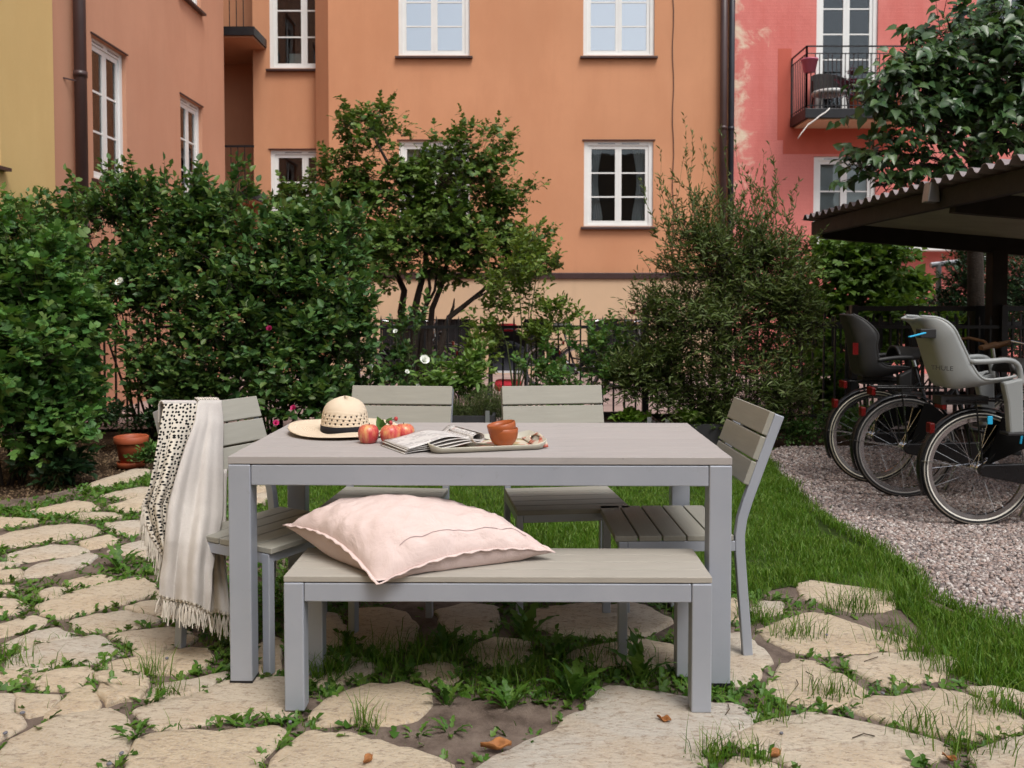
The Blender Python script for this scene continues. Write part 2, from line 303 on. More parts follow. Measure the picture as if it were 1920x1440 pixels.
# flagstone outlines, traced in photo pixels (zoomed tiles of the picture, factor 3)
L_ = lambda *p: [(x / 3, 960 + y / 3) for x, y in p]
A_ = lambda *p: [(x / 3, 480 + y / 3) for x, y in p]
M_ = lambda *p: [(640 + x / 3, 960 + y / 3) for x, y in p]
R_ = lambda *p: [(1280 + x / 3, 960 + y / 3) for x, y in p]
STONES = [
 L_((10,1340),(60,1270),(180,1210),(300,1150),(420,1120),(600,1100),(690,1120),(715,1200),(715,1290),(690,1350),(620,1400),(560,1440),(480,1500),(-60,1500),(-40,1390)),
 L_((715,1340),(760,1270),(850,1230),(1000,1220),(1200,1215),(1400,1205),(1560,1195),(1600,1220),(1560,1270),(1500,1330),(1450,1400),(1430,1500),(700,1500)),
 L_((780,1100),(880,1060),(1000,1040),(1150,990),(1290,940),(1420,930),(1580,925),(1680,960),(1690,1060),(1640,1135),(1450,1130),(1300,1150),(1200,1170),(1000,1190),(880,1200),(790,1160)),
 L_((270,1130),(330,1070),(400,1000),(500,960),(540,1010),(565,1070),(540,1100),(420,1112),(330,1140)),
 L_((70,1010),(330,1025),(320,1060),(250,1110),(160,1135),(110,1100)),
 L_((-60,1000),(50,1010),(90,1100),(130,1150),(120,1190),(40,1250),(-60,1300)),
 L_((190,900),(320,880),(480,865),(505,880),(500,940),(430,965),(360,990),(250,985),(160,950)),
 L_((530,900),(640,890),(780,900),(840,930),(830,968),(740,962),(620,945),(540,925)),
 L_((550,952),(700,975),(800,990),(790,1040),(690,1050),(600,1075),(572,1010)),
 L_((560,850),(650,830),(800,802),(950,778),(1080,755),(1170,770),(1200,810),(1150,860),(1000,898),(880,890),(750,880),(640,870)),
 L_((810,1020),(900,965),(1050,935),(1200,908),(1290,885),(1270,920),(1150,978),(1000,1030),(880,1055)),
 L_((600,690),(700,670),(850,650),(960,640),(1060,670),(1110,700),(1060,740),(950,762),(820,795),(770,785),(740,730)),
 L_((30,830),(150,775),(260,728),(420,695),(540,690),(640,740),(690,780),(620,808),(500,835),(380,838),(250,865),(100,895),(40,880)),
 L_((20,740),(100,700),(220,655),(330,642),(410,670),(390,695),(270,715),(150,760),(40,785)),
 L_((-60,640),(90,590),(200,568),(260,590),(240,630),(120,665),(-60,700)),
 L_((400,600),(520,572),(700,548),(860,580),(890,600),(780,637),(640,657),(500,657),(420,640)),
 L_((200,520),(330,470),(480,430),(640,390),(780,362),(880,400),(870,450),(760,488),(620,518),(480,556),(330,588),(230,560)),
 L_((-60,480),(100,482),(140,520),(100,556),(-60,590)),
 L_((360,390),(480,352),(600,337),(660,375),(560,405),(420,418)),
 L_((130,320),(220,283),(360,253),(500,228),(550,240),(480,288),(380,318),(250,346),(130,356)),
 L_((40,232),(150,198),(300,174),(440,182),(510,210),(400,238),(260,248),(130,276),(60,268)),
 L_((-60,140),(100,102),(250,72),(420,57),(540,80),(590,105),(480,128),(340,148),(200,168),(100,186),(-60,180)),
 L_((440,165),(520,138),(620,122),(670,150),(600,183),(500,198)),
 L_((590,60),(700,47),(790,42),(820,100),(740,128),(650,108)),
 L_((600,210),(700,178),(800,148),(850,180),(880,250),(760,240)),
 L_((-60,275),(60,272),(90,288),(0,308),(-60,312)), L_((-60,330),(110,312),(130,330),(100,368),(-60,390)),
 L_((-60,402),(80,398),(100,420),(60,448),(-60,460)), L_((220,442),(300,412),(360,420),(330,458),(250,486)),
 L_((380,12),(520,-8),(640,-3),(690,20),(580,38),(450,30)), L_((-60,24),(120,32),(240,42),(180,60),(60,73),(-60,80)),
 L_((60,880),(160,890),(150,930),(60,960),(-60,970),(-60,900)),
 L_((900,520),(1000,490),(1150,500),(1200,560),(1100,600),(980,610),(900,575)), L_((700,530),(800,500),(890,490),(890,560),(800,560)),
 L_((900,300),(1020,270),(1180,280),(1200,360),(1080,420),(920,400)), L_((860,430),(1000,440),(1150,430),(1200,470),(1000,480),(900,485)),
 L_((1450,740),(1530,700),(1590,720),(1580,900),(1480,900),(1440,850)),
 A_((120,1430),(250,1410),(420,1372),(520,1377),(560,1415),(420,1440),(200,1446)), A_((490,1285),(600,1243),(760,1193),(850,1197),(820,1238),(700,1268),(560,1306)),
 A_((600,1402),(700,1374),(800,1340),(880,1380),(800,1425),(690,1432)), A_((560,1340),(680,1312),(800,1290),(900,1300),(860,1335),(680,1362)),
 A_((880,1220),(1000,1190),(1150,1195),(1200,1240),(1050,1270),(900,1265)), A_((900,1290),(1050,1285),(1200,1290),(1180,1340),(1000,1350)),
 A_((1400,1300),(1500,1280),(1540,1306),(1430,1338)), A_((1400,1350),(1500,1322),(1530,1345),(1430,1400),(1390,1395)), A_((950,1380),(1150,1370),(1250,1390),(1200,1430),(1000,1440)),
 [(510,1425),(540,1390),(580,1365),(640,1368),(700,1385),(775,1405),(850,1428),(860,1470),(500,1470)],
 [(887,1437),(923,1420),(960,1403),(993,1387),(1033,1367),(1063,1343),(1100,1323),(1120,1293),(1147,1280),(1187,1288),(1227,1293),(1280,1305),(1340,1314),(1380,1320),(1420,1337),(1413,1353),(1373,1373),(1347,1400),(1327,1415),(1310,1470),(870,1470)],
 [(575,1340),(600,1318),(650,1290),(700,1278),(760,1280),(812,1290),(812,1318),(775,1345),(730,1354),(660,1350),(600,1355)],
 M_((50,560),(200,530),(380,560),(420,640),(400,740),(250,800),(150,760),(60,720)), M_((540,545),(700,515),(870,525),(880,640),(780,690),(640,690),(560,625)),
 M_((700,790),(760,735),(880,705),(1050,725),(1080,780),(950,850),(800,850)), M_((1060,545),(1300,515),(1700,515),(1880,600),(1700,685),(1450,700),(1250,680),(1100,640)),
 M_((1240,790),(1440,745),(1700,715),(1880,745),(1890,850),(1650,865),(1400,855)), M_((-200,560),(-20,560),(20,640),(0,740),(-120,790),(-240,720)),
 M_((-220,830),(-60,800),(120,810),(200,870),(100,930),(-100,960),(-230,930)), M_((400,860),(560,830),(680,870),(640,940),(480,950)),
 R_((640,390),(720,370),(860,395),(1000,410),(1180,435),(1210,480),(1190,520),(1120,545),(960,545),(800,510),(660,460)),
 R_((410,650),(520,610),(640,580),(720,560),(810,570),(880,600),(1000,625),(1150,665),(1290,705),(1330,735),(1200,755),(1050,770),(900,775),(780,785),(600,770),(540,735),(470,700)),
 R_((900,820),(1050,785),(1250,770),(1420,788),(1560,815),(1530,870),(1450,920),(1300,945),(1150,960),(1050,930),(960,880)),
 R_((470,1000),(500,930),(560,850),(640,820),(750,840),(880,900),(1000,970),(1050,1005),(960,1050),(860,1080),(760,1085),(650,1070),(560,1040)),
 R_((940,1100),(960,1060),(1100,1040),(1280,1020),(1440,990),(1560,1005),(1700,1060),(1850,1120),(1920,1160),(1960,1200),(1760,1240),(1600,1270),(1400,1230),(1200,1180),(1050,1130)),
 R_((270,1275),(400,1200),(560,1160),(720,1130),(880,1150),(1060,1185),(1250,1230),(1420,1280),(1530,1320),(1450,1370),(1250,1400),(1100,1430),(950,1490),(700,1480),(560,1370),(400,1340)),
 R_((1620,1350),(1750,1300),(1960,1240),(2050,1490),(1700,1490)), R_((240,1420),(300,1370),(420,1380),(520,1410),(600,1500),(220,1500)),
 R_((250,680),(330,670),(400,720),(460,770),(510,830),(440,870),(400,940),(300,960),(200,930),(120,800),(160,700)),
 R_((120,480),(330,480),(350,590),(240,610),(120,580)), R_((380,530),(450,485),(560,492),(570,550),(440,590)), R_((60,600),(250,620),(240,670),(60,680)),
 R_((1600,980),(1750,970),(1960,1020),(1960,1090),(1750,1058)),
]
STONE_POLY = []
for s in STONES:
    p = [G(u, v) for u, v in s]; STONE_POLY.append(ccw([(q.x, q.y) for q in p]))
# a few more rows towards and beside the camera, outside the picture
for iy, y0 in enumerate((1.25, 1.75)):
    for ix in range(9):
        x0 = -2.3 + ix * 0.52 + (iy % 2) * 0.2
        STONE_POLY.append([(x0 + 0.235 * math.cos(a) * rnd(.85, 1.05) * 1.0, y0 + 0.21 * math.sin(a) * rnd(.85, 1.05)) for a in [k * math.pi / 4 for k in range(8)]])
for (x, y, a, b) in ((1.55, 2.1, .3, .22), (-2.6, 2.9, .28, .2), (-2.75, 3.5, .25, .2), (-2.9, 4.2, .3, .2), (-2.2, 2.3, .24, .17), (-3.2, 4.9, .3, .2)):
    STONE_POLY.append([(x + a * math.cos(t_) * rnd(.85, 1.1), y + b * math.sin(t_) * rnd(.85, 1.1)) for t_ in [k * math.pi / 5 for k in range(10)]])

t = NT('limestone'); v = t.coord(); oi = t.n('ShaderNodeObjectInfo')
base = t.ramp(oi.outputs['Random'], [(0.0, (0.50, 0.44, 0.36)), (0.3, (0.60, 0.50, 0.37)), (0.55, (0.56, 0.45, 0.31)), (0.8, (0.59, 0.52, 0.42)), (1.0, (0.51, 0.47, 0.415))])
c = t.mix(t.ramp(t.noise(v, 2.6, 6, 0.6), [(0.45, (0, 0, 0)), (0.75, (.8, .8, .8))]), base, (0.60, 0.44, 0.28))
c = t.mix(t.ramp(t.noise(v, 6, 8, 0.75), [(0.46, (0, 0, 0)), (0.70, (0.6, 0.6, 0.6))]), c, (0.40, 0.31, 0.22))
v2 = t.coord('Object', (1.0, 2.2, 1.0))
c = t.mix(t.ramp(t.noise(v2, 26, 9, 0.8, 0.5), [(0.505, (0, 0, 0)), (0.60, (0.9, 0.9, 0.9))]), c, (0.30, 0.22, 0.16))
c = t.mix(t.ramp(t.noise(v, 120, 4, 0.7), [(0.4, (0, 0, 0)), (0.7, (0.5, 0.5, 0.5))]), c, (0.60, 0.55, 0.47))
t.set(c, 0.9, 0, 0.2)
b1 = t.bump(t.noise(v2, 7, 7, 0.65), 0.5, 0.03)
t.bump(t.noise(v2, 38, 7, 0.75, 0.5), 0.8, 0.016, b1); MT['stone'] = t.m

def chaikin(p, n=1):
    for _ in range(n):
        q = []
        for i in range(len(p)):
            a, b = p[i], p[(i + 1) % len(p)]
            q += [(a[0] * .89 + b[0] * .11, a[1] * .89 + b[1] * .11), (a[0] * .11 + b[0] * .89, a[1] * .11 + b[1] * .89)]
        p = q
    return p
patio = sheet('patio', [(-4.6, 0.6), (3.2, 0.6), (3.2, 2.2), (2.15, 2.9), (1.8, 3.45), (1.64, 4.08), (1.15, 4.08), (0.9, 3.95), (-1.0, 4.3), (-1.45, 5.2), (-1.9, 6.6), (-2.6, 6.6), (-3.0, 5.6), (-4.4, 4.9), (-4.6, 3.0)], -0.013, MT['joint'])
def expand(p, d):
    q = []
    for i in range(len(p)):
        a, b, c = p[i - 1], p[i], p[(i + 1) % len(p)]
        n1 = Vector((b[1] - a[1], a[0] - b[0])); n2 = Vector((c[1] - b[1], b[0] - c[0]))
        n_ = (n1.normalized() if n1.length > 1e-9 else n1) + (n2.normalized() if n2.length > 1e-9 else n2); n_ = n_.normalized() if n_.length > 1e-6 else n_
        q.append((b[0] + n_.x * d, b[1] + n_.y * d))
    return q
def densify(p, s):
    q = []
    for i in range(len(p)):
        a, b = p[i], p[(i + 1) % len(p)]; n_ = max(1, int(math.hypot(b[0] - a[0], b[1] - a[1]) / s))
        q += [(a[0] + (b[0] - a[0]) * k / n_, a[1] + (b[1] - a[1]) * k / n_) for k in range(n_)]
    return q
def stone_mesh(poly, zt, seed):
    p = chaikin(expand(poly, .009), 1); p = densify(p, .03)
    q = []
    for i, (x, y) in enumerate(p):
        n_ = noise.noise((x * 14, y * 14, seed)) * 0.016 + noise.noise((x * 45, y * 45, seed)) * 0.008
        a, b = p[i - 1], p[(i + 1) % len(p)]; tx, ty = b[0] - a[0], b[1] - a[1]; l = math.hypot(tx, ty) or 1
        q.append((x + ty / l * n_, y - tx / l * n_))
    cx = sum(a for a, _ in q) / len(q); cy = sum(b for _, b in q) / len(q); n = len(q)
    size = math.sqrt(abs(area(q)))
    vs, fs = [], []
    for k, (ins, z) in enumerate(((0.0, -0.05), (0.0, -0.011), (0.004, -0.004), (0.014, -0.0005), (0.3 * size, 0.0))):
        for (x, y) in q:
            dx, dy = cx - x, cy - y; l = math.hypot(dx, dy) or 1; f = min(ins, l * 0.6)
            X, Y = x + dx / l * f, y + dy / l * f
            zz = z + (noise.noise((X * 3.1, Y * 3.1, seed)) * 0.006 + noise.noise((X * 17, Y * 17, seed)) * 0.0035 if k >= 2 else 0)
            vs.append((X - cx, Y - cy, zz))
    vs.append((0, 0, noise.noise((cx * 3.1, cy * 3.1, seed)) * 0.006))
    for k in range(4): fs += [(k * n + i, k * n + (i + 1) % n, (k + 1) * n + (i + 1) % n, (k + 1) * n + i) for i in range(n)]
    fs += [(4 * n + i, 4 * n + (i + 1) % n, 5 * n) for i in range(n)]
    me = bpy.data.meshes.new('flagstone'); me.from_pydata(vs, [], fs); me.materials.append(MT['stone']); me.shade_smooth(); me.update()
    return me, (cx, cy)
for i, poly in enumerate(STONE_POLY):
    me, (cx, cy) = stone_mesh(poly, 0, i * 1.7)
    o = link('flagstone', me, patio); o.location = (cx, cy, rnd(-0.004, 0.003))

px = lambda *p: [(G(u, v).x, G(u, v).y) for u, v in p]
LAWN = ccw(px((500,905),(1425,905),(1470,955),(1530,990),(1640,1035),(1700,1085),(1745,1130),(1930,1195),(1990,1230),(1990,1330),(1900,1295),(1800,1265),(1760,1215),(1720,1170),(1690,1140),(1640,1125),(1480,1095),(1410,1110),(1360,1105),(1300,1120),(900,1115),(640,1100),(560,1060),(500,1000)) + [])
LAWN_FAR = ccw([(-2.0, 6.2), (-1.75, 5.85), (1.80, 5.85), (1.97, 7.35), (-1.9, 7.35)])
sheet('lawn', [(-2.4, 1.8), (3.4, 1.8), (3.4, 7.6), (-2.4, 7.6)], -0.036, MT['lawn']); sheet('lawn', LAWN, -0.009, MT['lawn']); sheet('lawn', LAWN_FAR, -0.012, MT['lawn'])
GRAV = ccw(px((1425,850),(1470,905),(1520,945),(1560,975),(1640,1018),(1700,1065),(1745,1110),(1930,1178),(1995,1215)) + [(8.0, 3.3), (8.0, 7.6), (2.3, 7.6)])
sheet('gravel_bed', GRAV, GRAVEL_Z, MT['gravelbed'])
sheet('path', [(-9, 8.75), (12, 8.75), (12, 15.3), (-9, 15.3)], -0.045, MT['path'])

def scatter(poly, n, dens=None):
    P = np.array([(p[0], p[1]) for p in poly]); lo, hi = P.min(0), P.max(0); out = np.zeros((0, 2))
    while len(out) < n:
        q = RNG.uniform(lo, hi, (n * 2, 2)); q = q[inside(q, poly)]
        if dens is not None: q = q[RNG.random(len(q)) < dens(q)]
        out = np.vstack([out, q])
    return out[:n]
def rotmats(n):
    q = RNG.normal(size=(n, 4)); q /= np.linalg.norm(q, axis=1)[:, None]; w, x, y, z = q.T
    return np.stack([1 - 2 * (y * y + z * z), 2 * (x * y - z * w), 2 * (x * z + y * w), 2 * (x * y + z * w), 1 - 2 * (x * x + z * z), 2 * (y * z - x * w), 2 * (x * z - y * w), 2 * (y * z + x * w), 1 - 2 * (x * x + y * y)], 1).reshape(n, 3, 3)
OCT = np.array([(1, 0, 0), (-1, 0, 0), (0, 1, 0), (0, -1, 0), (0, 0, 1), (0, 0, -1)], float)
OCTF = np.array([(0, 2, 4), (2, 1, 4), (1, 3, 4), (3, 0, 4), (2, 0, 5), (1, 2, 5), (3, 1, 5), (0, 3, 5)])
def stones_mesh(P, size, name, m, zmin):
    n = len(P); R = rotmats(n); S = size[:, None] * RNG.uniform(0.55, 1.15, (n, 3))
    jit = 1 + RNG.uniform(-.28, .28, (n, 6, 3))
    V = np.einsum('nij,nkj->nki', R, OCT[None] * jit * S[:, None]) * np.array([1, 1, .8]) + np.concatenate([P, (zmin + size * 0.25)[:, None]], 1)[:, None]
    F = (OCTF[None] + (np.arange(n) * 6)[:, None, None]).reshape(-1, 3)
    return np_mesh(name, V.reshape(-1, 3), F, m)
t = NT('gravel_stone'); g = t.n('ShaderNodeNewGeometry')
c = t.ramp(g.outputs['Random Per Island'], [(0.0, (0.05, 0.045, 0.045)), (0.12, (0.17, 0.145, 0.14)), (0.4, (0.27, 0.22, 0.205)), (0.65, (0.36, 0.27, 0.235)), (0.85, (0.38, 0.345, 0.33)), (1.0, (0.56, 0.52, 0.49))])
t.set(c, 0.85, 0, 0.25); t.bump(t.noise(t.coord(), 160, 3), 0.3, 0.003); MT['gravel'] = t.m
P = scatter(GRAV, 52000, lambda q: np.clip((4.9 / np.maximum(q[:, 1], 2.5)) ** 2.6, 0, 1) * (q[:, 0] < q[:, 1] * 0.66 + .3))
tag(link('gravel', stones_mesh(P, RNG.uniform(0.007, 0.0165, len(P)), 'gravel', MT['gravel'], np.full(len(P), GRAVEL_Z))), 'loose pinkish grey gravel under the parked bicycles', 'gravel', kind='stuff')

# ---------------------------------------------------------------- leaf and blade meshes
LEAF_STD = (np.array([(0, 0, 0), (-.5, .34, .10), (-.36, .70, .08), (0, 1, -.10), (.36, .70, .08), (.5, .34, .10)], float), np.array([(0, 3, 2, 1), (0, 5, 4, 3)]))
LEAF_NARROW = (np.array([(0, 0, 0), (-.5, .30, .06), (-.42, .65, .03), (0, 1, -.10), (.42, .65, .03), (.5, .30, .06)], float), np.array([(0, 3, 2, 1), (0, 5, 4, 3)]))
LEAF_HEART = (np.array([(0, .06, 0), (-.34, -.02, .05), (-.52, .26, .12), (-.33, .62, .10), (0, 1.0, -.14), (.33, .62, .10), (.52, .26, .12), (.34, -.02, .05), (0, .5, -.01)], float), np.array([(0, 8, 2, 1), (8, 4, 3, 2), (0, 7, 6, 8), (8, 6, 5, 4)]))
LEAF_LOBED = (np.array([(0, 0, 0), (-.30, .12, .03), (-.62, .38, .10), (-.28, .50, .04), (-.34, .80, .04), (0, 1.0, -.10), (.34, .80, .04), (.28, .50, .04), (.62, .38, .10), (.30, .12, .03), (0, .5, 0)], float),
             np.array([(0, 10, 2, 1), (10, 3, 2, 2), (10, 5, 4, 3), (0, 9, 8, 10), (10, 8, 8, 7), (10, 7, 6, 5)]))
LEAF_LOBED = (LEAF_LOBED[0], np.array([(0, 10, 2, 1), (10, 5, 4, 3), (0, 9, 8, 10), (10, 7, 6, 5)]))
def leaf_arrays(P, D, N, L, W, tpl):
    D = D / (np.linalg.norm(D, axis=1)[:, None] + 1e-9); S = np.cross(D, N); S /= (np.linalg.norm(S, axis=1)[:, None] + 1e-9); N2 = np.cross(S, D)
    T, F = tpl; n, k = len(P), len(T)
    V = P[:, None] + S[:, None] * (T[None, :, 0, None] * W[:, None, None]) + D[:, None] * (T[None, :, 1, None] * L[:, None, None]) + N2[:, None] * (T[None, :, 2, None] * L[:, None, None])
    return V.reshape(-1, 3), (F[None] + (np.arange(n) * k)[:, None, None]).reshape(-1, F.shape[1])
def blades(P, H, W, lean=0.5, base_z=None):
    n = len(P); a = RNG.uniform(0, 2 * np.pi, n); d = np.stack([np.cos(a), np.sin(a)], 1); b = RNG.uniform(0, 2 * np.pi, n)
    s = np.stack([np.cos(b), np.sin(b)], 1) * W[:, None] / 2; ln = RNG.uniform(.1, 1, n)[:, None] * lean * H[:, None]
    z0 = np.full(n, -0.02) if base_z is None else base_z
    V = np.zeros((n, 5, 3)); V[:, 0, :2] = P - s; V[:, 1, :2] = P + s; V[:, 0, 2] = V[:, 1, 2] = z0
    m = P + d * ln * .35; V[:, 2, :2] = m + s * .8; V[:, 3, :2] = m - s * .8; V[:, 2, 2] = V[:, 3, 2] = z0 + H * .6
    V[:, 4, :2] = P + d * ln; V[:, 4, 2] = z0 + H * (1 - RNG.uniform(0, .25, n))
    base = (np.arange(n) * 5)[:, None]
    F = np.concatenate([base + np.array([[0, 1, 2]]), base + np.array([[0, 2, 3]]), base + np.array([[3, 2, 4]])])
    return V.reshape(-1, 3), F
def nz(P, s, seed=0.0): return np.array([noise.noise((p[0] * s, p[1] * s, seed)) for p in P])
MT['grass'] = leafmat('lawn_grass', [(0.055, 0.135, 0.008), (0.085, 0.200, 0.011), (0.115, 0.25, 0.016), (0.17, 0.27, 0.04), (0.20, 0.28, 0.045)], 0.5, 0.35)
MT['weed'] = leafmat('weed_leaf', [(0.045, 0.12, 0.014), (0.07, 0.17, 0.02), (0.11, 0.22, 0.03), (0.15, 0.24, 0.045)], 0.45, 0.3)
MT['dry'] = leafmat('dry_blade', [(0.10, 0.12, 0.03), (0.20, 0.17, 0.07), (0.30, 0.24, 0.12)], 0.7, 0.2)
stone_hit = lambda q: np.any([inside(q, p) for p in STONE_POLY], axis=0)
q1 = scatter(LAWN, 95000, lambda q: np.clip((4.0 / q[:, 1]) ** 1.5, 0.15, 1))
q1 = q1[~stone_hit(q1) | (RNG.random(len(q1)) < .03)]
q2 = scatter(LAWN_FAR, 26000)
q3 = scatter(ccw(px((1360,850),(1425,850),(1472,905),(1535,985),(1480,975),(1410,905))), 9000)
edge_px = px((1425,850),(1470,905),(1520,945),(1560,975),(1640,1018),(1700,1065),(1745,1110),(1930,1178),(1995,1215))
q4 = []
for a_, b_ in zip(edge_px[:-1], edge_px[1:]):
    n_ = int(math.hypot(b_[0] - a_[0], b_[1] - a_[1]) * 1500); f_ = RNG.random((n_, 1)); q4.append(np.array(a_) * (1 - f_) + np.array(b_) * f_ + RNG.normal(0, .035, (n_, 2)) * (1 + (nz(np.array(a_) * (1 - f_) + np.array(b_) * f_, 4.)[:, None]) * 1.4))
q = np.vstack([q1, q2, q3] + q4); h = RNG.uniform(.026, .058, len(q)) * (1 + .7 * nz(q, 2.5)) * (1 + .4 * nz(q, 9.0, 4.))
edge = ~np.array([True] * len(q)); V, F = blades(q, h, RNG.uniform(.0025, .005, len(q)), .8)
tag(link('lawn_grass', np_mesh('lawn_grass', V, F, MT['grass'])), 'bright green lawn grass behind the dining table', 'grass', kind='stuff')
# weeds and grass in the joints
PAT = [(-4.5, 1.9), (2.6, 1.9), (2.4, 2.5), (2.0, 2.9), (1.35, 3.5), (0.9, 3.9), (-1.0, 4.3), (-1.45, 5.2), (-1.9, 6.5), (-2.5, 6.5), (-3.0, 5.6), (-4.3, 4.9)]
soilpatch = ccw(px((690,1330),(830,1300),(1060,1320),(1040,1365),(950,1405),(860,1425),(720,1395)))
def joint_density(q):
    n1 = nz(q, 1.7, 3.0); d = np.clip(.45 + n1 * 1.7, .05, 1)
    under = (np.abs(q[:, 0] + .05) < .75) & (q[:, 1] > 2.72) & (q[:, 1] < 3.25)
    d = np.where(under, 1.0, d); d = np.where(inside(q, soilpatch), .02, d)
    return d
q = scatter(PAT, 60000, joint_density); q = q[~stone_hit(q)]
gsel = RNG.random(len(q)) < .45
V1, F1 = blades(q[gsel], RNG.uniform(.02, .08, gsel.sum()), RNG.uniform(.002, .004, gsel.sum()), .9, np.full(gsel.sum(), -.03))
dsel = RNG.random(len(q)) < .10
V3, F3 = blades(q[dsel], RNG.uniform(.02, .05, dsel.sum()), RNG.uniform(.002, .003, dsel.sum()), 1.6, np.full(dsel.sum(), -.028))
tag(link('joint_grass', np_mesh('joint_grass', V1, F1, MT['grass'])), 'thin grass growing in the joints between flagstones', 'grass', kind='stuff')
tag(link('dry_grass', np_mesh('dry_grass', V3, F3, MT['dry'])), 'dry yellowed grass caught in the paving joints', 'grass', kind='stuff')
lsel = ~gsel; ql = q[lsel]; ql = ql[RNG.random(len(ql)) < .75]; n = len(ql); a = RNG.uniform(0, 6.283, n); el = RNG.uniform(.05, .9, n)
D = np.stack([np.cos(a) * np.cos(el), np.sin(a) * np.cos(el), np.sin(el)], 1); N = np.tile((0, 0, 1.0), (n, 1)) + RNG.normal(0, .3, (n, 3))
Ls = RNG.uniform(.022, .055, n); V, F = leaf_arrays(np.concatenate([ql, np.full((n, 1), -.012)], 1), D, N, Ls, Ls * RNG.uniform(.35, .6, n), LEAF_LOBED)
tag(link('joint_weeds', np_mesh('joint_weeds', V, F, MT['weed'])), 'small leafy weeds creeping along the paving joints', 'weeds', kind='stuff')
# ------------------------------------------------------------------ buildings
def frame(O, rz=0.0): return Matrix.Translation(Vector(O)) @ Matrix.Rotation(rz, 4, 'Z')
def place(o, parent, Mx):
    l, r, s_ = Mx.decompose(); o.location = l; o.rotation_euler = r.to_euler()
    o.parent = parent; o.matrix_parent_inverse = wmat(parent).inverted(); return o
def wall(parent, Mx, w, h, holes, m, depth=0.3, name='wall', z0=-0.3):
    xs = sorted({0, w, *[a for q in holes for a in q[:2]]}); zs = sorted({z0, h, *[a for q in holes for a in q[2:]]})
    b = MB()
    for i in range(len(xs) - 1):
        for j in range(len(zs) - 1):
            cx, cz = (xs[i] + xs[i + 1]) / 2, (zs[j] + zs[j + 1]) / 2
            if any(q[0] < cx < q[1] and q[2] < cz < q[3] for q in holes): continue
            b.add([(xs[i], 0, zs[j]), (xs[i + 1], 0, zs[j]), (xs[i + 1], 0, zs[j + 1]), (xs[i], 0, zs[j + 1])], [(0, 1, 2, 3)])
    for (x0, x1, a, c) in holes:
        for p, q in (((x0, a), (x1, a)), ((x1, a), (x1, c)), ((x1, c), (x0, c)), ((x0, c), (x0, a))):
            b.add([(p[0], 0, p[1]), (q[0], 0, q[1]), (q[0], depth, q[1]), (p[0], depth, p[1])], [(3, 2, 1, 0)])
    b.add([(0, 0, z0), (0, depth, z0), (0, depth, h), (0, 0, h)], [(0, 1, 2, 3)]); b.add([(w, 0, z0), (w, depth, z0), (w, depth, h), (w, 0, h)], [(3, 2, 1, 0)])
    b.add([(0, 0, h), (w, 0, h), (w, depth, h), (0, depth, h)], [(0, 1, 2, 3)])
    return place(b.build(name, m), parent, Mx)
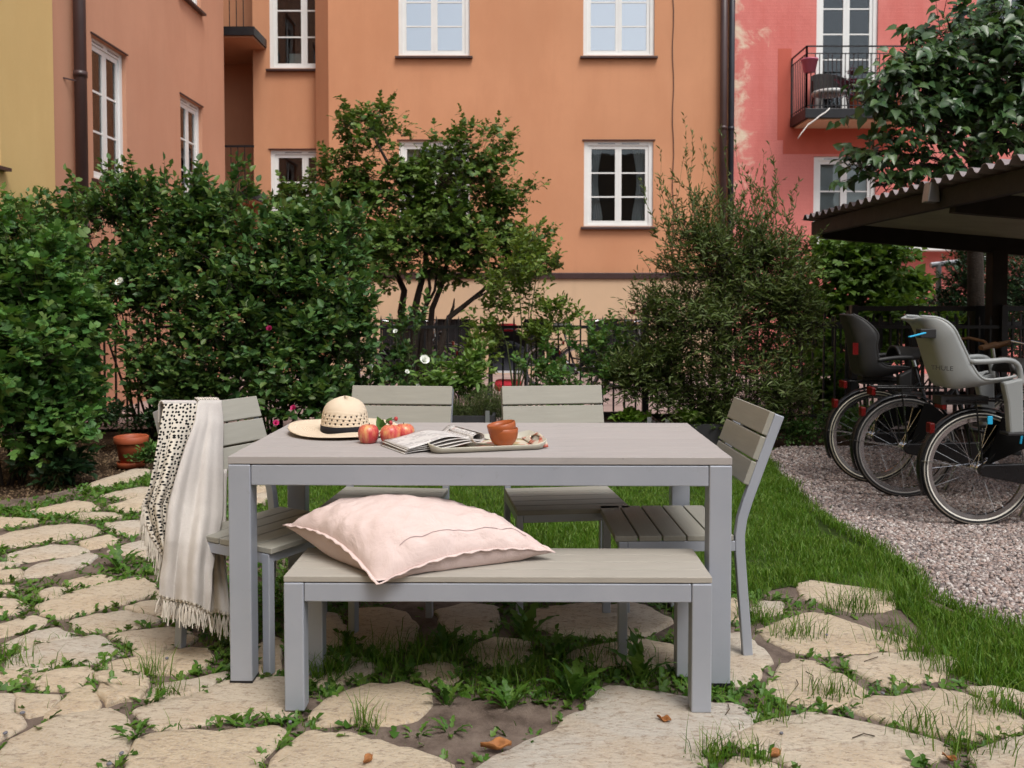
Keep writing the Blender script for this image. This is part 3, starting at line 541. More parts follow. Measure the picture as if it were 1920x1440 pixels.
def window(parent, Mx, x0, x1, z0, z1, cols=2, rows=3, glass='glass', sill=True, backing=None, rec=0.035, cur=False):
    fw, d = 0.075, 0.07
    b = MB()
    b.b2((x0 - .004, rec, z0), (x0 + fw, rec + d, z1 + .004)); b.b2((x1 - fw, rec, z0), (x1 + .004, rec + d, z1 + .004))
    b.b2((x0 + fw, rec, z1 - fw), (x1 - fw, rec + d, z1 + .004)); b.b2((x0 + fw, rec, z0), (x1 - fw, rec + d, z0 + 0.04))
    f = place(b.build('window', MT['white'], bev=.004), parent, Mx)
    gx0, gx1, gz0, gz1 = x0 + fw, x1 - fw, z0 + .04, z1 - fw; sw = (gx1 - gx0) / cols; st, mu = 0.055, 0.024
    for c in range(cols):
        a0, a1 = gx0 + c * sw, gx0 + (c + 1) * sw; s = MB(); y0, y1 = rec + .016, rec + .056
        s.b2((a0 + .001, y0, gz0), (a0 + st, y1, gz1)); s.b2((a1 - st, y0, gz0), (a1 - .001, y1, gz1))
        s.b2((a0 + st, y0, gz0), (a1 - st, y1, gz0 + st)); s.b2((a0 + st, y0, gz1 - st), (a1 - st, y1, gz1))
        rh = (gz1 - gz0 - 2 * st) / rows
        for r in range(1, rows): s.b2((a0 + st, y0 + .006, gz0 + st + r * rh - mu / 2), (a1 - st, y1 - .004, gz0 + st + r * rh + mu / 2))
        s.build('sash', MT['white'], f)
        for r in range(rows):
            p = MB().b2((a0 + st - .004, rec + .032, gz0 + st + r * rh + mu / 2 - .004), (a1 - st + .004, rec + .036, gz0 + st + (r + 1) * rh - mu / 2 + .004))
            p.build('pane', MT[glass], f)
    h_ = MB()
    h_.b2(((x0 + x1) / 2 - .35, rec - .006, z1 - .05), ((x0 + x1) / 2 - .06, rec + .001, z1 - .035)); h_.b2(((x0 + x1) / 2 + .06, rec - .006, z1 - .05), ((x0 + x1) / 2 + .35, rec + .001, z1 - .035))
    h_.build('vent_slot', MT['grey_metal'], f)
    if sill:
        s = MB(); s.add([(x0 - .05, -.07, z0 - .055), (x1 + .05, -.07, z0 - .055), (x1 + .05, -.07, z0 - .025), (x0 - .05, -.07, z0 - .025), (x0 - .05, rec + .02, z0 - .055), (x1 + .05, rec + .02, z0 - .055), (x1 + .05, rec + .02, z0 + .008), (x0 - .05, rec + .02, z0 + .008)],
            [(0, 1, 2, 3), (3, 2, 6, 7), (0, 4, 5, 1), (0, 3, 7, 4), (1, 5, 6, 2)])
        s.build('window_sill', MT['brown_metal'], f)
        MB().b2((x0 - .03, -.02, z1 + .005), (x1 + .03, rec + .02, z1 + .02)).build('head_strip', MT['brown_metal'], f)  # thin dark brown strip along the top of the window
    if backing: MB().b2((x0 + .05, rec + .12, z0 + .03), (x1 - .05, rec + .13, z1 - .03)).build('pane_backing', MT[backing], f)
    if cur:
        for sgn, xa in ((1, gx0), (-1, gx1)):
            wv = MB().grid(28, 10, lambda a, t_: (xa + sgn * a * (.26 - .10 * math.sin(min(1, t_ * 1.15) * math.pi) * .8), rec + .16 + .018 * math.sin(a * 40 + t_), gz1 - t_ * (gz1 - gz0)))
            wv.build('curtain', MT['curtain'], f, smooth=True)
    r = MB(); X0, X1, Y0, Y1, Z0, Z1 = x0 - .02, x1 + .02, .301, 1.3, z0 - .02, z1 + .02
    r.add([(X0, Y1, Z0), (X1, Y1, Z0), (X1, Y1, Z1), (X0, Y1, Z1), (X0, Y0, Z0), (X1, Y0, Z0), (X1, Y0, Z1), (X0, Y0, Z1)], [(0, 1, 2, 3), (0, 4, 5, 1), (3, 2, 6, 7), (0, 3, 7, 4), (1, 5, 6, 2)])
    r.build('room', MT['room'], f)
    return f
def pipe(parent, p, r, z0, z1, m, name='drainpipe', collars=(2.2, 4.1, 6.5)):
    b = MB().tube([(p[0], p[1], z0), (p[0], p[1], z1)], r, 14)
    for z in collars: b.tube([(p[0], p[1], z - .03), (p[0], p[1], z + .03)], r * 1.14, 14)
    return par(b.build(name, m, smooth=True), parent, True)

FY = 15.2
ob = thing('apartment_building', 'orange stucco apartment building with white windows and beige plinth', 'building', (-3.1, FY, 0))
X0 = at(617, 300, FY).x; X1 = at(1372, 300, FY).x; Fm = frame((X0, FY, 0)); w = X1 - X0
ux = lambda u, Y=FY, o=X0: at(u, 300, Y).x - o
uz = lambda v, Y=FY: at(960, v, Y).z
zl0, zl1 = uz(424), uz(264); zu0 = uz(104); zu1 = zu0 + (zl1 - zl0)
belt = uz(517)
HW = [(ux(748), ux(881), zl0, zl1), (ux(1095), ux(1225), zl0, zl1), (ux(748), ux(881), zu0, zu1), (ux(1093), ux(1226), zu0, zu1)]
BW = [(ux(715), ux(880), 0.08, uz(598)), (ux(1102), ux(1212), 0.08, uz(598)), (ux(985), ux(1022), 0.08, uz(598))]
wall(ob, Fm, w, 9.6, HW, MT['orange'], z0=belt)
pl = wall(ob, frame((X0 - .02, FY - .05, 0)), w + .02, belt, [(a + .02, b + .02, c, d) for a, b, c, d in BW], MT['beige'], 0.25, name='plinth')
par(MB().b2((X0 - .03, FY - .085, belt - .055), (X1, FY + .02, belt + .05)).build('string_course', MT['brown_metal'], bev=.008), ob, True)
window(ob, Fm, *HW[0], cur=True); window(ob, Fm, *HW[1], cur=True)
window(ob, Fm, *HW[2], glass='glass_sky', backing='sky_backing'); window(ob, Fm, *HW[3], glass='glass_sky', backing='sky_backing')  # pale sheets added behind the upper panes to imitate bright sky reflection
for (a, b, c, d) in BW:
    bb = MB().b2((X0 + a, FY + .04, c), (X0 + b, FY + .06, d)); o = par(bb.build('basement_window', MT['black_metal']), ob, True)
    gr = MB()
    for k in range(int((b - a) / .11) + 1): gr.b2((X0 + a + .02 + k * .11, FY - .02, c), (X0 + a + .035 + k * .11, FY - .005, d))
    par(gr.build('grille', MT['black_metal']), o, True)
# chamfer, recessed bay, loggia, side wing
RY = 15.75
xr0, xr1 = at(476, 300, RY).x, at(592, 300, RY).x
ch = Vector((X0, FY, 0)) - Vector((at(593, 300, 15.5).x, 15.5, 0))
wall(ob, frame((at(593, 300, 15.5).x, 15.5, 0), math.atan2(ch.y, ch.x)), ch.length, 9.6, [], MT['orange'], 0.2)
Fr = frame((xr0, RY, 0)); rx = lambda u: at(u, 300, RY).x - xr0
RW = [(rx(507), rx(507) + 1.2, uz(424, RY) - .18, uz(281, RY)), (rx(507), rx(507) + 1.2, uz(128, RY), uz(128, RY) + 1.6)]
wall(ob, Fr, rx(507) + 1.5, 9.6, RW, MT['orange'], 0.3)
for q in RW: window(ob, Fr, *q)
wall(ob, frame((-7.5, 16.7, 0)), 3.2, 9.6, [], MT['orange'], 0.2)
WX = -4.6; WY0 = WX * FPX / (95 - CU); WY1 = WX * FPX / (425 - CU)
Fw = frame((WX, WY0, 0), math.radians(90)); wy = lambda u: WX * FPX / (u - CU)
wz0, wz1 = at(180, 333, wy(180)).z, at(180, 64, wy(180)).z
WW = [(wy(180) - WY0, wy(243) - WY0, wz0, wz1), (wy(343) - WY0, wy(383) - WY0, wz0 - .04, wz1 - .06)]
WW += [(a, b, c + 2.95, d + 2.95) for a, b, c, d in WW]
wall(ob, Fw, WY1 - WY0, 9.6, WW, MT['orange_wing'], 0.3)
for q in WW: window(ob, Fw, *q, rec=.05)
par(MB().b2((-7.5, WY1 - .3, -.3), (WX - .301, WY1 - .02, 9.6)).build('wall', MT['orange_wing']), ob, True)
pipe(ob, (WX + .09, wy(144) - .02), .062, -.1, 9.6, MT['brown_metal'], collars=(2.0, 3.58, 6.2))
par(MB().bar((WX, wy(126), 3.5), (WX + .1, wy(142), 3.5), .012, .012).build('pipe_bracket', MT['brown_metal']), ob, True)
pipe(ob, (at(1355.5, 300, FY - .1).x, FY - .1), .06, -.1, 9.6, MT['brown_metal'])
for zc, zr in ((uz(58, 15.0), 1.05), (uz(366, 15.0), .80)):
    bal = MB().b2((-5.9, 14.98, zc - .07), (at(479, 300, 15).x, 16.69, zc + .07)).build('balcony', MT['black_metal']); par(bal, ob, True)
    MB().b2((-5.89, 15.02, zc - .10), (at(478, 300, 15).x - .02, 16.68, zc - .071)).build('soffit', MT['orange'], bal, True)
    for k in range(13): MB().b2((-5.85 + k * .115, 15.0, zc + .07), (-5.838 + k * .115, 15.012, zc + zr)).build('baluster', MT['black_metal'], bal, True)
    MB().b2((-5.9, 14.99, zc + zr), (at(476, 300, 15).x, 15.03, zc + zr + .03)).build('handrail', MT['black_metal'], bal, True)
# cable on the facade
par(MB().tube([(at(1262, v, FY - .01).x + .012 * math.sin(v * .05), FY - .015, uz(v)) for v in range(-40, 520, 30)], .007, 5).build('cable', MT['brown_metal']), ob, True)
# items in the bay window
bx = tag(MB().b2((xr0 + rx(507) + .30, RY + .17, RW[1][2] + .06), (xr0 + rx(507) + .52, RY + .20, RW[1][2] + .30)).build('picture_frame', MT['white'], bev=.01), 'small white picture frame standing inside the stairwell bay window', 'picture frame')

# yellow building on the left
yb = thing('apartment_building', 'yellow stucco building at the edge beside the rust orange wing', 'building', (-4.55, 2, 0))
YW0 = -13.9; Fy = frame((-4.53, YW0, 0), math.radians(90)); yw1 = 4.53 * FPX / 953
yz0 = at(8, 309, yw1).z
YWN = [(yw1 - .95 - YW0, yw1 - YW0, yz0, yz0 + 1.6)] + [(k - YW0, k + .9 - YW0, yz0, yz0 + 1.6) for k in (4.2, 1.0, -3.0)]
wall(yb, Fy, WY0 - .002 - YW0, 9.6, YWN, MT['yellow'], 0.3)
for q in YWN: window(yb, Fy, *q)

# pink building on the right
PYB = 15.24; PX0 = X1 + .002
pb = thing('apartment_building', 'pink plastered building with a small black iron balcony', 'building', (PX0 + 4, PYB, 0))
Fp = frame((PX0, PYB, 0)); pxx = lambda u: at(u, 300, PYB).x - PX0
zb = uz(197, 14.45)
PW = [(pxx(1528), pxx(1643), zb, zb + 2.35), (pxx(1526), pxx(1643), uz(470), uz(292)), (pxx(1830), pxx(1945), uz(146), uz(146) + 1.5), (pxx(1830), pxx(1945), uz(146) - 2.95, uz(146) - 1.45)]
wall(pb, Fp, 11, 9.6, PW, MT['pink'], 0.3)
window(pb, Fp, *PW[0], rows=5, sill=False); window(pb, Fp, *PW[1], rows=3, sill=False, backing='curtain'); window(pb, Fp, *PW[2]); window(pb, Fp, *PW[3])
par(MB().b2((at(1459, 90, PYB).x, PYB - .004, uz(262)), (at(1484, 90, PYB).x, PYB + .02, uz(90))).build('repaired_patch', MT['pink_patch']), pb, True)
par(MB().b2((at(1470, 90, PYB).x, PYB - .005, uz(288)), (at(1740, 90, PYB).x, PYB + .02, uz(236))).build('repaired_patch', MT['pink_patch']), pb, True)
pipe(pb, (at(1369.5, 300, PYB - .09).x + .01, PYB - .09), .048, -.1, 9.6, MT['dark_blue_metal'])
par(MB().b2((at(1688, 90, 14.9).x, 14.9, uz(470, 14.9)), (9, PYB + .01, uz(456, 14.9))).build('ledge', MT['white'], bev=.01), pb, True)
BYF = 14.45; bx0, bx1 = at(1513, 150, BYF).x, at(1722, 150, BYF).x; bt = uz(86, BYF); bb_ = uz(221, BYF); bs = uz(203, BYF)
bal = MB().b2((bx0 - .02, BYF, bb_), (bx1, PYB + .01, bs)).build('balcony', MT['black_metal'], bev=.006); par(bal, pb, True)
MB().b2((bx0 + .05, BYF + .05, bb_ - .02), (bx1 - .05, PYB, bb_ - .001)).build('soffit', MT['beige'], bal, True)
def rail(a, b, n, alt):
    a, b = Vector(a), Vector(b); sd = (b - a).normalized()
    for z, t_ in ((bt, .022), (bt - .115, .014), (bs + .05, .014)): MB().bar((a.x, a.y, z), (b.x, b.y, z), t_, t_, side=(0, 0, 1)).build('rail_bar', MT['black_metal'], bal, True)
    for k in range(n + 1):
        p = a.lerp(b, k / n); end = k in (0, n); r_ = .014 if end else .006
        MB().b2((p.x - r_, p.y - r_, bs - .01), (p.x + r_, p.y + r_, bt if end else bt - .115 - (.09 if alt and k % 3 == 1 else .0))).build('baluster', MT['black_metal'], bal, True)
    if alt:
        for k in range(1, n - 1, 3):
            p, q_ = a.lerp(b, k / n), a.lerp(b, (k + 1) / n)
            MB().bar((p.x, p.y, bt - .2), (q_.x, q_.y, bt - .2), .012, .012, side=(0, 0, 1)).build('rail_scroll', MT['black_metal'], bal, True)
rail((bx0, BYF + .02, 0), (bx1, BYF + .02, 0), 26, True); rail((bx0, BYF + .02, 0), (bx0, PYB, 0), 8, False); rail((bx1 - .02, BYF + .02, 0), (bx1 - .02, PYB, 0), 8, False)
# lower railing glimpsed below the bike shelter roof
lr = MB().b2((at(1526, 450, 14.6).x, 14.6, uz(436, 14.6)), (at(1690, 450, 14.6).x, 14.63, uz(431, 14.6))).build('balcony_rail', MT['black_metal']); par(lr, pb, True)
for k in range(14):
    x = at(1526 + k * 12.4, 450, 14.6).x; MB().b2((x, 14.605, uz(520, 14.6)), (x + .014, 14.62, uz(436, 14.6))).build('baluster', MT['black_metal'], lr, True)
# things on the balcony
MT['pinkpot'] = simple('pink_plastic', (0.42, 0.10, 0.17), 0.4, .08, 5, 0); MT['wicker'] = simple('dark_wicker', (0.02, 0.016, 0.015), .7, .3, 30, .5, 120)
p = at(1518, 120, BYF - .05); pot = thing('hanging_pot', 'pink plastic pot hooked on the corner of the iron balcony', 'pot', p)
MB().lathe([(.0, -.13), (.09, -.13), (.125, .05), (.135, .05), (.135, .075), (.12, .075), (.085, -.11), (0, -.11)], 18).build('bowl', MT['pinkpot'], pot, smooth=True)
MB().tube([(0, .1, -.02), (0, .13, .1), (-.03, .05, .19), (-.05, -.02, .17)], .012, 6).build('hook', MT['black_metal'], pot)
p = at(1555, 190, 14.85); ch_ = thing('balcony_chair', 'dark wicker chair with a white seat pad on the balcony', 'chair', (p.x, 14.85, bs))
MB().grid(14, 6, lambda a, t_: (.30 * math.cos(a * 3.6 - .2), .28 * math.sin(a * 3.6 - .2), .34 + t_ * (.16 + .22 * math.sin(a * math.pi)))).build('backrest', MT['wicker'], ch_, smooth=True)
MB().lathe([(0, .30), (.27, .30), (.28, .34), (.26, .36), (0, .37)], 18).build('seat_pad', MT['white'], ch_, smooth=True)
for sx in (-1, 1):
    for sy in (-1, 1): MB().tube([(sx * .2, sy * .2, .31), (sx * .23, sy * .23, 0)], .014, 6).build('leg', MT['wicker'], ch_)
MT['ribbon'] = simple('white_ribbon', (.75, .72, .68), .8, .05, 5, 0)
rb = MB(); pts = [(1556, 203), (1548, 211), (1538, 217), (1526, 226), (1515, 233), (1509, 242), (1503, 250), (1496, 260)]
pw = [at(u, v, BYF - .03 + .015 * math.sin(i * 2)) for i, (u, v) in enumerate(pts)]
rb.grid(len(pw) - 1, 1, lambda a, t_: tuple(pw[int(round(a * (len(pw) - 1)))] + Vector((.0, .004, .028 * (t_ - .5) + .006 * math.sin(a * 9)))))
o = rb.build('ribbon', MT['ribbon'], smooth=True); o.modifiers.new('s', 'SOLIDIFY').thickness = .003
tag(o, 'long white cloth strap trailing down from the balcony floor', 'strap')
t = NT('striped_towel'); s_ = t.n('ShaderNodeSeparateXYZ'); t.l(t.coord('UV'), s_.inputs[0]); t.set(t.ramp(t.math('FRACT', t.math('MULTIPLY', s_.outputs[1], 3.0)), [(0, (.02, .22, .32)), (.5, (.02, .22, .32)), (.51, (.7, .72, .72)), (1, (.7, .72, .72))]), .9); MT['towel'] = t.m
o = MB().grid(10, 12, lambda a, t_: (at(1664, 450, 14.57).x + a * .19, 14.57 - .02 * math.sin(a * 9) * t_, uz(437, 14.57) - t_ * .52)).build('towel', MT['towel'], smooth=True); o.modifiers.new('s', 'SOLIDIFY').thickness = .006
tag(o, 'blue and white striped towel hanging on the lower railing', 'towel')

# building across the yard, behind the viewer: closes the courtyard
hb = thing('apartment_building', 'plain brown courtyard building across the garden from the orange facade', 'building', (0, -14, 0))
Fh = frame((16, -14, 0), math.radians(180)); HH = [(x, x + 1.2, z, z + 1.5) for x in (4, 8, 12, 16, 20, 24) for z in (2.4, 5.4)]
MT['brownwall'] = stucco('brown_stucco', (0.34, 0.26, 0.19), (0.30, 0.22, 0.16)); wall(hb, Fh, 30, 8.4, HH, MT['brownwall'], .3)
for q in HH: window(hb, Fh, *q, rows=2)
# ------------------------------------------------------------------ garden furniture
def plank_mat(name, col, var, axis=0, rough=.62):
    t = NT(name); sc_ = [14, 14, 14]; sc_[axis] = .9; oi = t.n('ShaderNodeObjectInfo')
    v = t.coord('Object', tuple(sc_)); n1 = t.noise(v, 6.0, 6, .65)
    c = t.ramp(n1, [(0.25, sc3(col, 1 - var)), (0.75, sc3(col, 1 + var))])
    c = t.mix(t.math('MULTIPLY', oi.outputs['Random'], .22), c, sc3(col, .8))
    c = t.mix(t.ramp(t.noise(t.coord(), 5, 6, .7), [(.58, (0, 0, 0)), (.75, (.35, .35, .35))]), c, sc3(col, .68))
    c = t.mix(t.ramp(t.noise(t.coord(), 60, 2), [(.73, (0, 0, 0)), (.76, (.5, .5, .5))]), c, sc3(col, .45))
    t.set(c, rough, 0, .3); t.bump(t.noise(v, 22, 4), .12, .003); return t.m
MT['table_plank'] = plank_mat('table_plank', (0.36, 0.335, 0.325), .09)
MT['bench_plank'] = plank_mat('bench_plank', (0.36, 0.335, 0.295), .10)
MT['chair_slat'] = plank_mat('chair_slat', (0.300, 0.290, 0.250), .08, 1)
t = NT('grey_powder_metal'); v = t.coord(); c = t.ramp(t.noise(v, 5, 5), [(.3, (.345, .372, .430)), (.7, (.385, .410, .465))])
c = t.mix(t.ramp(t.noise(v, 14, 7, .75), [(.6, (0, 0, 0)), (.78, (.4, .4, .4))]), c, (.20, .195, .19))
t.set(c, .42, .25, .5); t.bump(t.noise(v, 400, 2), .12, .001); MT['frame'] = t.m

def make_table():
    tx0, tx1, ty0, ty1, H = -.905, .705, 2.83, 3.615, .735
    t_ = thing('dining_table', 'long grey slatted outdoor dining table on the flagstones', 'table', ((tx0 + tx1) / 2, (ty0 + ty1) / 2, 0), math.radians(-.7))
    hx, hy = (tx1 - tx0) / 2, (ty1 - ty0) / 2; n = 8; pw = (2 * hy) / n
    pm = MB().b2((-hx, -pw / 2 + .0008, -.024), (hx, pw / 2 - .0008, 0)).mesh('plank', MT['table_plank'])
    for k in range(n):
        o = link('plank', pm, t_); o.location = (rnd(-.001, .001), -hy + pw * (k + .5), H + rnd(-.0004, .0004)); bevel(o, .0018)
    L = .072; ah = .066; zt = H - .0265
    for sx in (-1, 1):
        for sy in (-1, 1):
            b = MB(); cx, cy = sx * (hx - L / 2), sy * (hy - L / 2); b.box((cx, cy, zt / 2), (L, L, zt)); o = b.build('leg', MT['frame'], t_, bev=.004); MB().box((cx, cy, .002), (L + .002, L + .002, .010)).build('foot_cap', MT['black_metal'], o)
    for sy in (-1, 1): MB().box((0, sy * (hy - .017), zt - ah / 2 - .001), (2 * hx - 2 * L - .003, .028, ah)).build('apron', MT['frame'], t_, bev=.003)
    for sx in (-1, 1): MB().box((sx * (hx - .017), 0, zt - ah / 2 - .001), (.028, 2 * hy - 2 * L - .003, ah)).build('apron', MT['frame'], t_, bev=.003)
    for sx in (-.3, .3): MB().box((sx, 0, zt - .02), (.04, 2 * hy - .07, .03)).build('cross_bar', MT['frame'], t_)
    return t_
table = make_table(); TOP = .735
def make_bench():
    x0, x1, y0, y1, H = -.682, .598, 2.635, 2.945, .41
    t_ = thing('garden_bench', 'low grey slatted bench drawn up along the dining table', 'bench', ((x0 + x1) / 2, (y0 + y1) / 2, 0), math.radians(-.5))
    hx, hy = (x1 - x0) / 2, (y1 - y0) / 2; n = 4; pw = 2 * hy / n
    pm = MB().b2((-hx, -pw / 2 + .0015, -.018), (hx, pw / 2 - .0015, 0)).mesh('plank', MT['bench_plank'])
    for k in range(n): o = link('plank', pm, t_); o.location = (0, -hy + pw * (k + .5), H); bevel(o, .002)
    L = .06; zt = H - .020
    for sx in (-1, 1):
        for sy in (-1, 1): MB().box((sx * (hx - L / 2), sy * (hy - L / 2), zt / 2), (L, L, zt)).build('leg', MT['frame'], t_, bev=.004)
    for sy in (-1, 1): MB().box((0, sy * (hy - .015), zt - .029), (2 * hx - 2 * L - .003, .026, .056)).build('apron', MT['frame'], t_, bev=.003)
    for sx in (-1, 1): MB().box((sx * (hx - .015), 0, zt - .029), (.026, 2 * hy - 2 * L - .003, .056)).build('apron', MT['frame'], t_, bev=.003)
    return t_
make_bench()

CH_W = .45
def ribbon_bar(b, pts, w, y):        # side-view polyline swept with width w in-plane and thickness y along Y
    n = len(pts); vs = []
    for i, (x, z) in enumerate(pts):
        a, c = pts[max(0, i - 1)], pts[min(n - 1, i + 1)]; tx, tz = c[0] - a[0], c[1] - a[1]; l = math.hypot(tx, tz); nx, nz_ = tz / l, -tx / l
        vs += [(x - nx * w / 2, y[0], z - nz_ * w / 2), (x + nx * w / 2, y[0], z + nz_ * w / 2), (x + nx * w / 2, y[1], z + nz_ * w / 2), (x - nx * w / 2, y[1], z - nz_ * w / 2)]
    fs = [(3, 2, 1, 0), tuple((n - 1) * 4 + k for k in range(4))]
    for i in range(n - 1): fs += [(i * 4 + k, i * 4 + (k + 1) % 4, (i + 1) * 4 + (k + 1) % 4, (i + 1) * 4 + k) for k in range(4)]
    return b.add(vs, fs)
def make_chair(label):
    c = thing('garden_chair', label, 'chair', group='grey slatted chairs around the dining table'); hw = CH_W / 2
    prof = [(-.236, 0), (-.226, .12), (-.214, .26), (-.206, .36), (-.204, .42), (-.212, .48), (-.230, .54), (-.262, .63), (-.300, .735), (-.338, .838)]
    for s in (-1, 1):
        y = sorted((s * hw, s * (hw - .026)))
        ribbon_bar(MB(), prof, .034, y).build('back_leg', MT['frame'], c, bev=.003)
        MB().b2((.185, y[0], 0), (.217, y[1], .402)).build('front_leg', MT['frame'], c, bev=.003)
        MB().b2((-.189, y[0] + .002, .367), (.184, y[1] - .002, .402)).build('seat_rail', MT['frame'], c, bev=.002)
    for x in (.188, -.20): MB().b2((x, -hw + .027, .370), (x + .024, hw - .027, .402)).build('cross_rail', MT['frame'], c, bev=.002)
    n = 5; x0, x1 = -.185, .232; pw = (x1 - x0) / n
    pm = MB().b2((-pw / 2 + .003, -hw, 0), (pw / 2 - .003, hw, .02)).mesh('seat_slat', MT['chair_slat'])
    for k in range(n): o = link('seat_slat', pm, c); o.location = (x0 + pw * (k + .5), 0, .403); bevel(o, .003)
    d = Vector((-.338 + .230, 0, .838 - .54)).normalized(); nrm = Vector((d.z, 0, -d.x)); L = .084; gap = .007
    bm_ = MB().b2((-L / 2, -hw + .0, -.010), (L / 2, hw - .0, .010)).mesh('back_slat', MT['chair_slat'])
    top = Vector((-.338, 0, .838)) + nrm * .0275
    M3 = Matrix((d, Vector((0, 1, 0)), d.cross(Vector((0, 1, 0))))).transposed()
    for k in range(3):
        o = link('back_slat', bm_, c); o.location = top - d * (L / 2 - .002 + k * (L + gap)); o.rotation_euler = M3.to_euler(); bevel(o, .003)
    return c
chair = make_chair('grey slatted chair with a blanket over its backrest at the table end')
A, B, C = Vector((-1.20, 3.17)), Vector((-.81, 2.94)), Vector((-.93, 3.46))
cen = (B + C) / 2; chair.location = (cen.x, cen.y, 0); chair.rotation_euler.z = math.atan2(-.235, .40)
def chair_copy(label, loc, ang):
    c = copy_tree(chair); c['label'] = label; c.location = (*loc, 0); c.rotation_euler.z = ang; return c
chair_copy('empty grey slatted chair at the table end beside the gravel', (.578, 3.275), math.radians(181.5))
chair_copy('grey slatted chair behind the table, behind the straw hat and apples', (-.515, 3.655), math.radians(-90 - 5))
chair_copy('grey slatted chair behind the table, behind the stacked bowls', (.215, 3.665), math.radians(-90 + 7))

# ------------------------------------------------------------------ blanket over the end chair
t = NT('dotted_cotton'); v = t.coord('UV'); mp = t.n('ShaderNodeMapping'); mp.inputs['Scale'].default_value = (9.5, 44, 1); t.l(v, mp.inputs[0])
vo = t.n('ShaderNodeTexVoronoi'); vo.voronoi_dimensions = '2D'; vo.inputs['Scale'].default_value = 1.0; vo.inputs['Randomness'].default_value = .62; t.l(mp.outputs[0], vo.inputs['Vector'])
c = t.mix(t.ramp(vo.outputs['Distance'], [(.29, (1, 1, 1)), (.34, (0, 0, 0))]), (.60, .55, .47), (.012, .012, .013))
t.set(c, .95, 0, .1); t.bump(t.noise(t.coord(), 300, 3), .3, .002); MT['dots'] = t.m
t = NT('woven_cotton'); v = t.coord(); c = t.ramp(t.noise(v, 9, 6, .6), [(.3, (.56, .52, .49)), (.7, (.68, .64, .60))]); c = t.mix(t.math('MULTIPLY', t.noise(v, 220, 3), .5), c, (.42, .39, .36))
wv = t.n('ShaderNodeTexWave'); wv.wave_type = 'BANDS'; wv.bands_direction = 'DIAGONAL'; wv.inputs['Scale'].default_value = 170; wv.inputs['Distortion'].default_value = 2.0; t.l(v, wv.inputs[0])
t.set(c, .95, 0, .1); t.bump(wv.outputs['Fac'], .5, .003); MT['woven'] = t.m
MT['fringe'] = simple('cotton_fringe', (.56, .51, .44), .95, .15, 20, .3, 200)
def lerp_tab(tab, t_):
    for i in range(len(tab) - 1):
        if t_ <= tab[i + 1][0]:
            a, b = tab[i], tab[i + 1]; k = (t_ - a[0]) / max(1e-9, b[0] - a[0]); return [a[j] + (b[j] - a[j]) * k for j in range(1, len(a))]
    return list(tab[-1][1:])
# rows: v, u_left, u_right, depth at left, depth at right
PLAIN = [(0, 751, 371, 413, 3.262, 3.345), (.1, 790, 366, 417, 3.21, 3.30), (.2, 840, 348, 416, 3.15, 3.25), (.32, 905, 328, 417, 3.09, 3.20), (.42, 955, 316, 416, 3.05, 3.14), (.55, 1010, 311, 404, 3.02, 3.05), (.7, 1050, 307, 397, 3.02, 3.00), (.85, 1084, 301, 397, 3.01, 2.98), (1.0, 1113, 299, 395, 3.005, 2.975)]
DOT = [(0, 757, 307, 373, 3.14, 3.266), (.12, 795, 300, 368, 3.11, 3.22), (.3, 850, 291, 352, 3.08, 3.16), (.5, 910, 280, 332, 3.06, 3.10), (.68, 950, 267, 320, 3.05, 3.07), (.85, 1000, 284, 315, 3.04, 3.05), (1.0, 1042, 308, 314, 3.04, 3.04)]
bl = thing('blanket', 'cream blanket with one black dotted side draped over the chair back', 'blanket', (-1.2, 3.2, .15))
def cloth(tab, ph, folds, dv=0):
    def fn(a, t_):
        v, ul, ur, dl, dr = lerp_tab(tab, t_)
        e = a * (1 - a) * 4; k = min(1, t_ * 2.2 + .12)
        wob = (math.sin(a * math.pi * folds + ph + t_ * 1.4) * .016 + math.sin(a * math.pi * folds * 2.3 + ph * 2 - t_ * 3) * .006) * min(1, t_ * 1.8)
        vv = v + dv * a * t_ + 3 * math.sin(a * 7 + ph) * t_
        return tuple(at(ul + (ur - ul) * a, vv, dl + (dr - dl) * a - wob - .012 * e))
    return fn
o = MB().grid(44, 60, cloth(PLAIN, .4, 3.2, 32)).build('plain_side', MT['woven'], bl, True, smooth=True); o.modifiers.new('s', 'SOLIDIFY').thickness = .006
o = MB().grid(34, 60, cloth(DOT, 1.2, 3.6)).build('dotted_side', MT['dots'], bl, True, smooth=True); o.modifiers.new('s', 'SOLIDIFY').thickness = .005
# flap going over the rail and hanging behind
def back_flap(tab, yoff, drop):
    def fn(a, t_):
        v, ul, ur, dl, dr = tab[0][1:]; p = at(ul + (ur - ul) * a, v, dl + (dr - dl) * a - .010)
        n_ = Vector((-.86, .5, 0)); s_ = min(1, t_ / .2)
        arc = math.sin(s_ * math.pi / 2); q = p + n_ * (.030 * s_ + .004 * t_) + Vector((0, 0, .012 * math.sin(s_ * math.pi) - max(0, t_ - .12) * drop))
        return tuple(q + n_ * (.012 * math.sin(a * 9) * t_))
    return fn
o = MB().grid(20, 20, back_flap(PLAIN, 0, .50)).build('back_flap', MT['dots'], bl, True, smooth=True); o.modifiers.new('s', 'SOLIDIFY').thickness = .005
o = MB().grid(16, 20, back_flap(DOT, 0, .08)).build('back_flap', MT['woven'], bl, True, smooth=True); o.modifiers.new('s', 'SOLIDIFY').thickness = .005
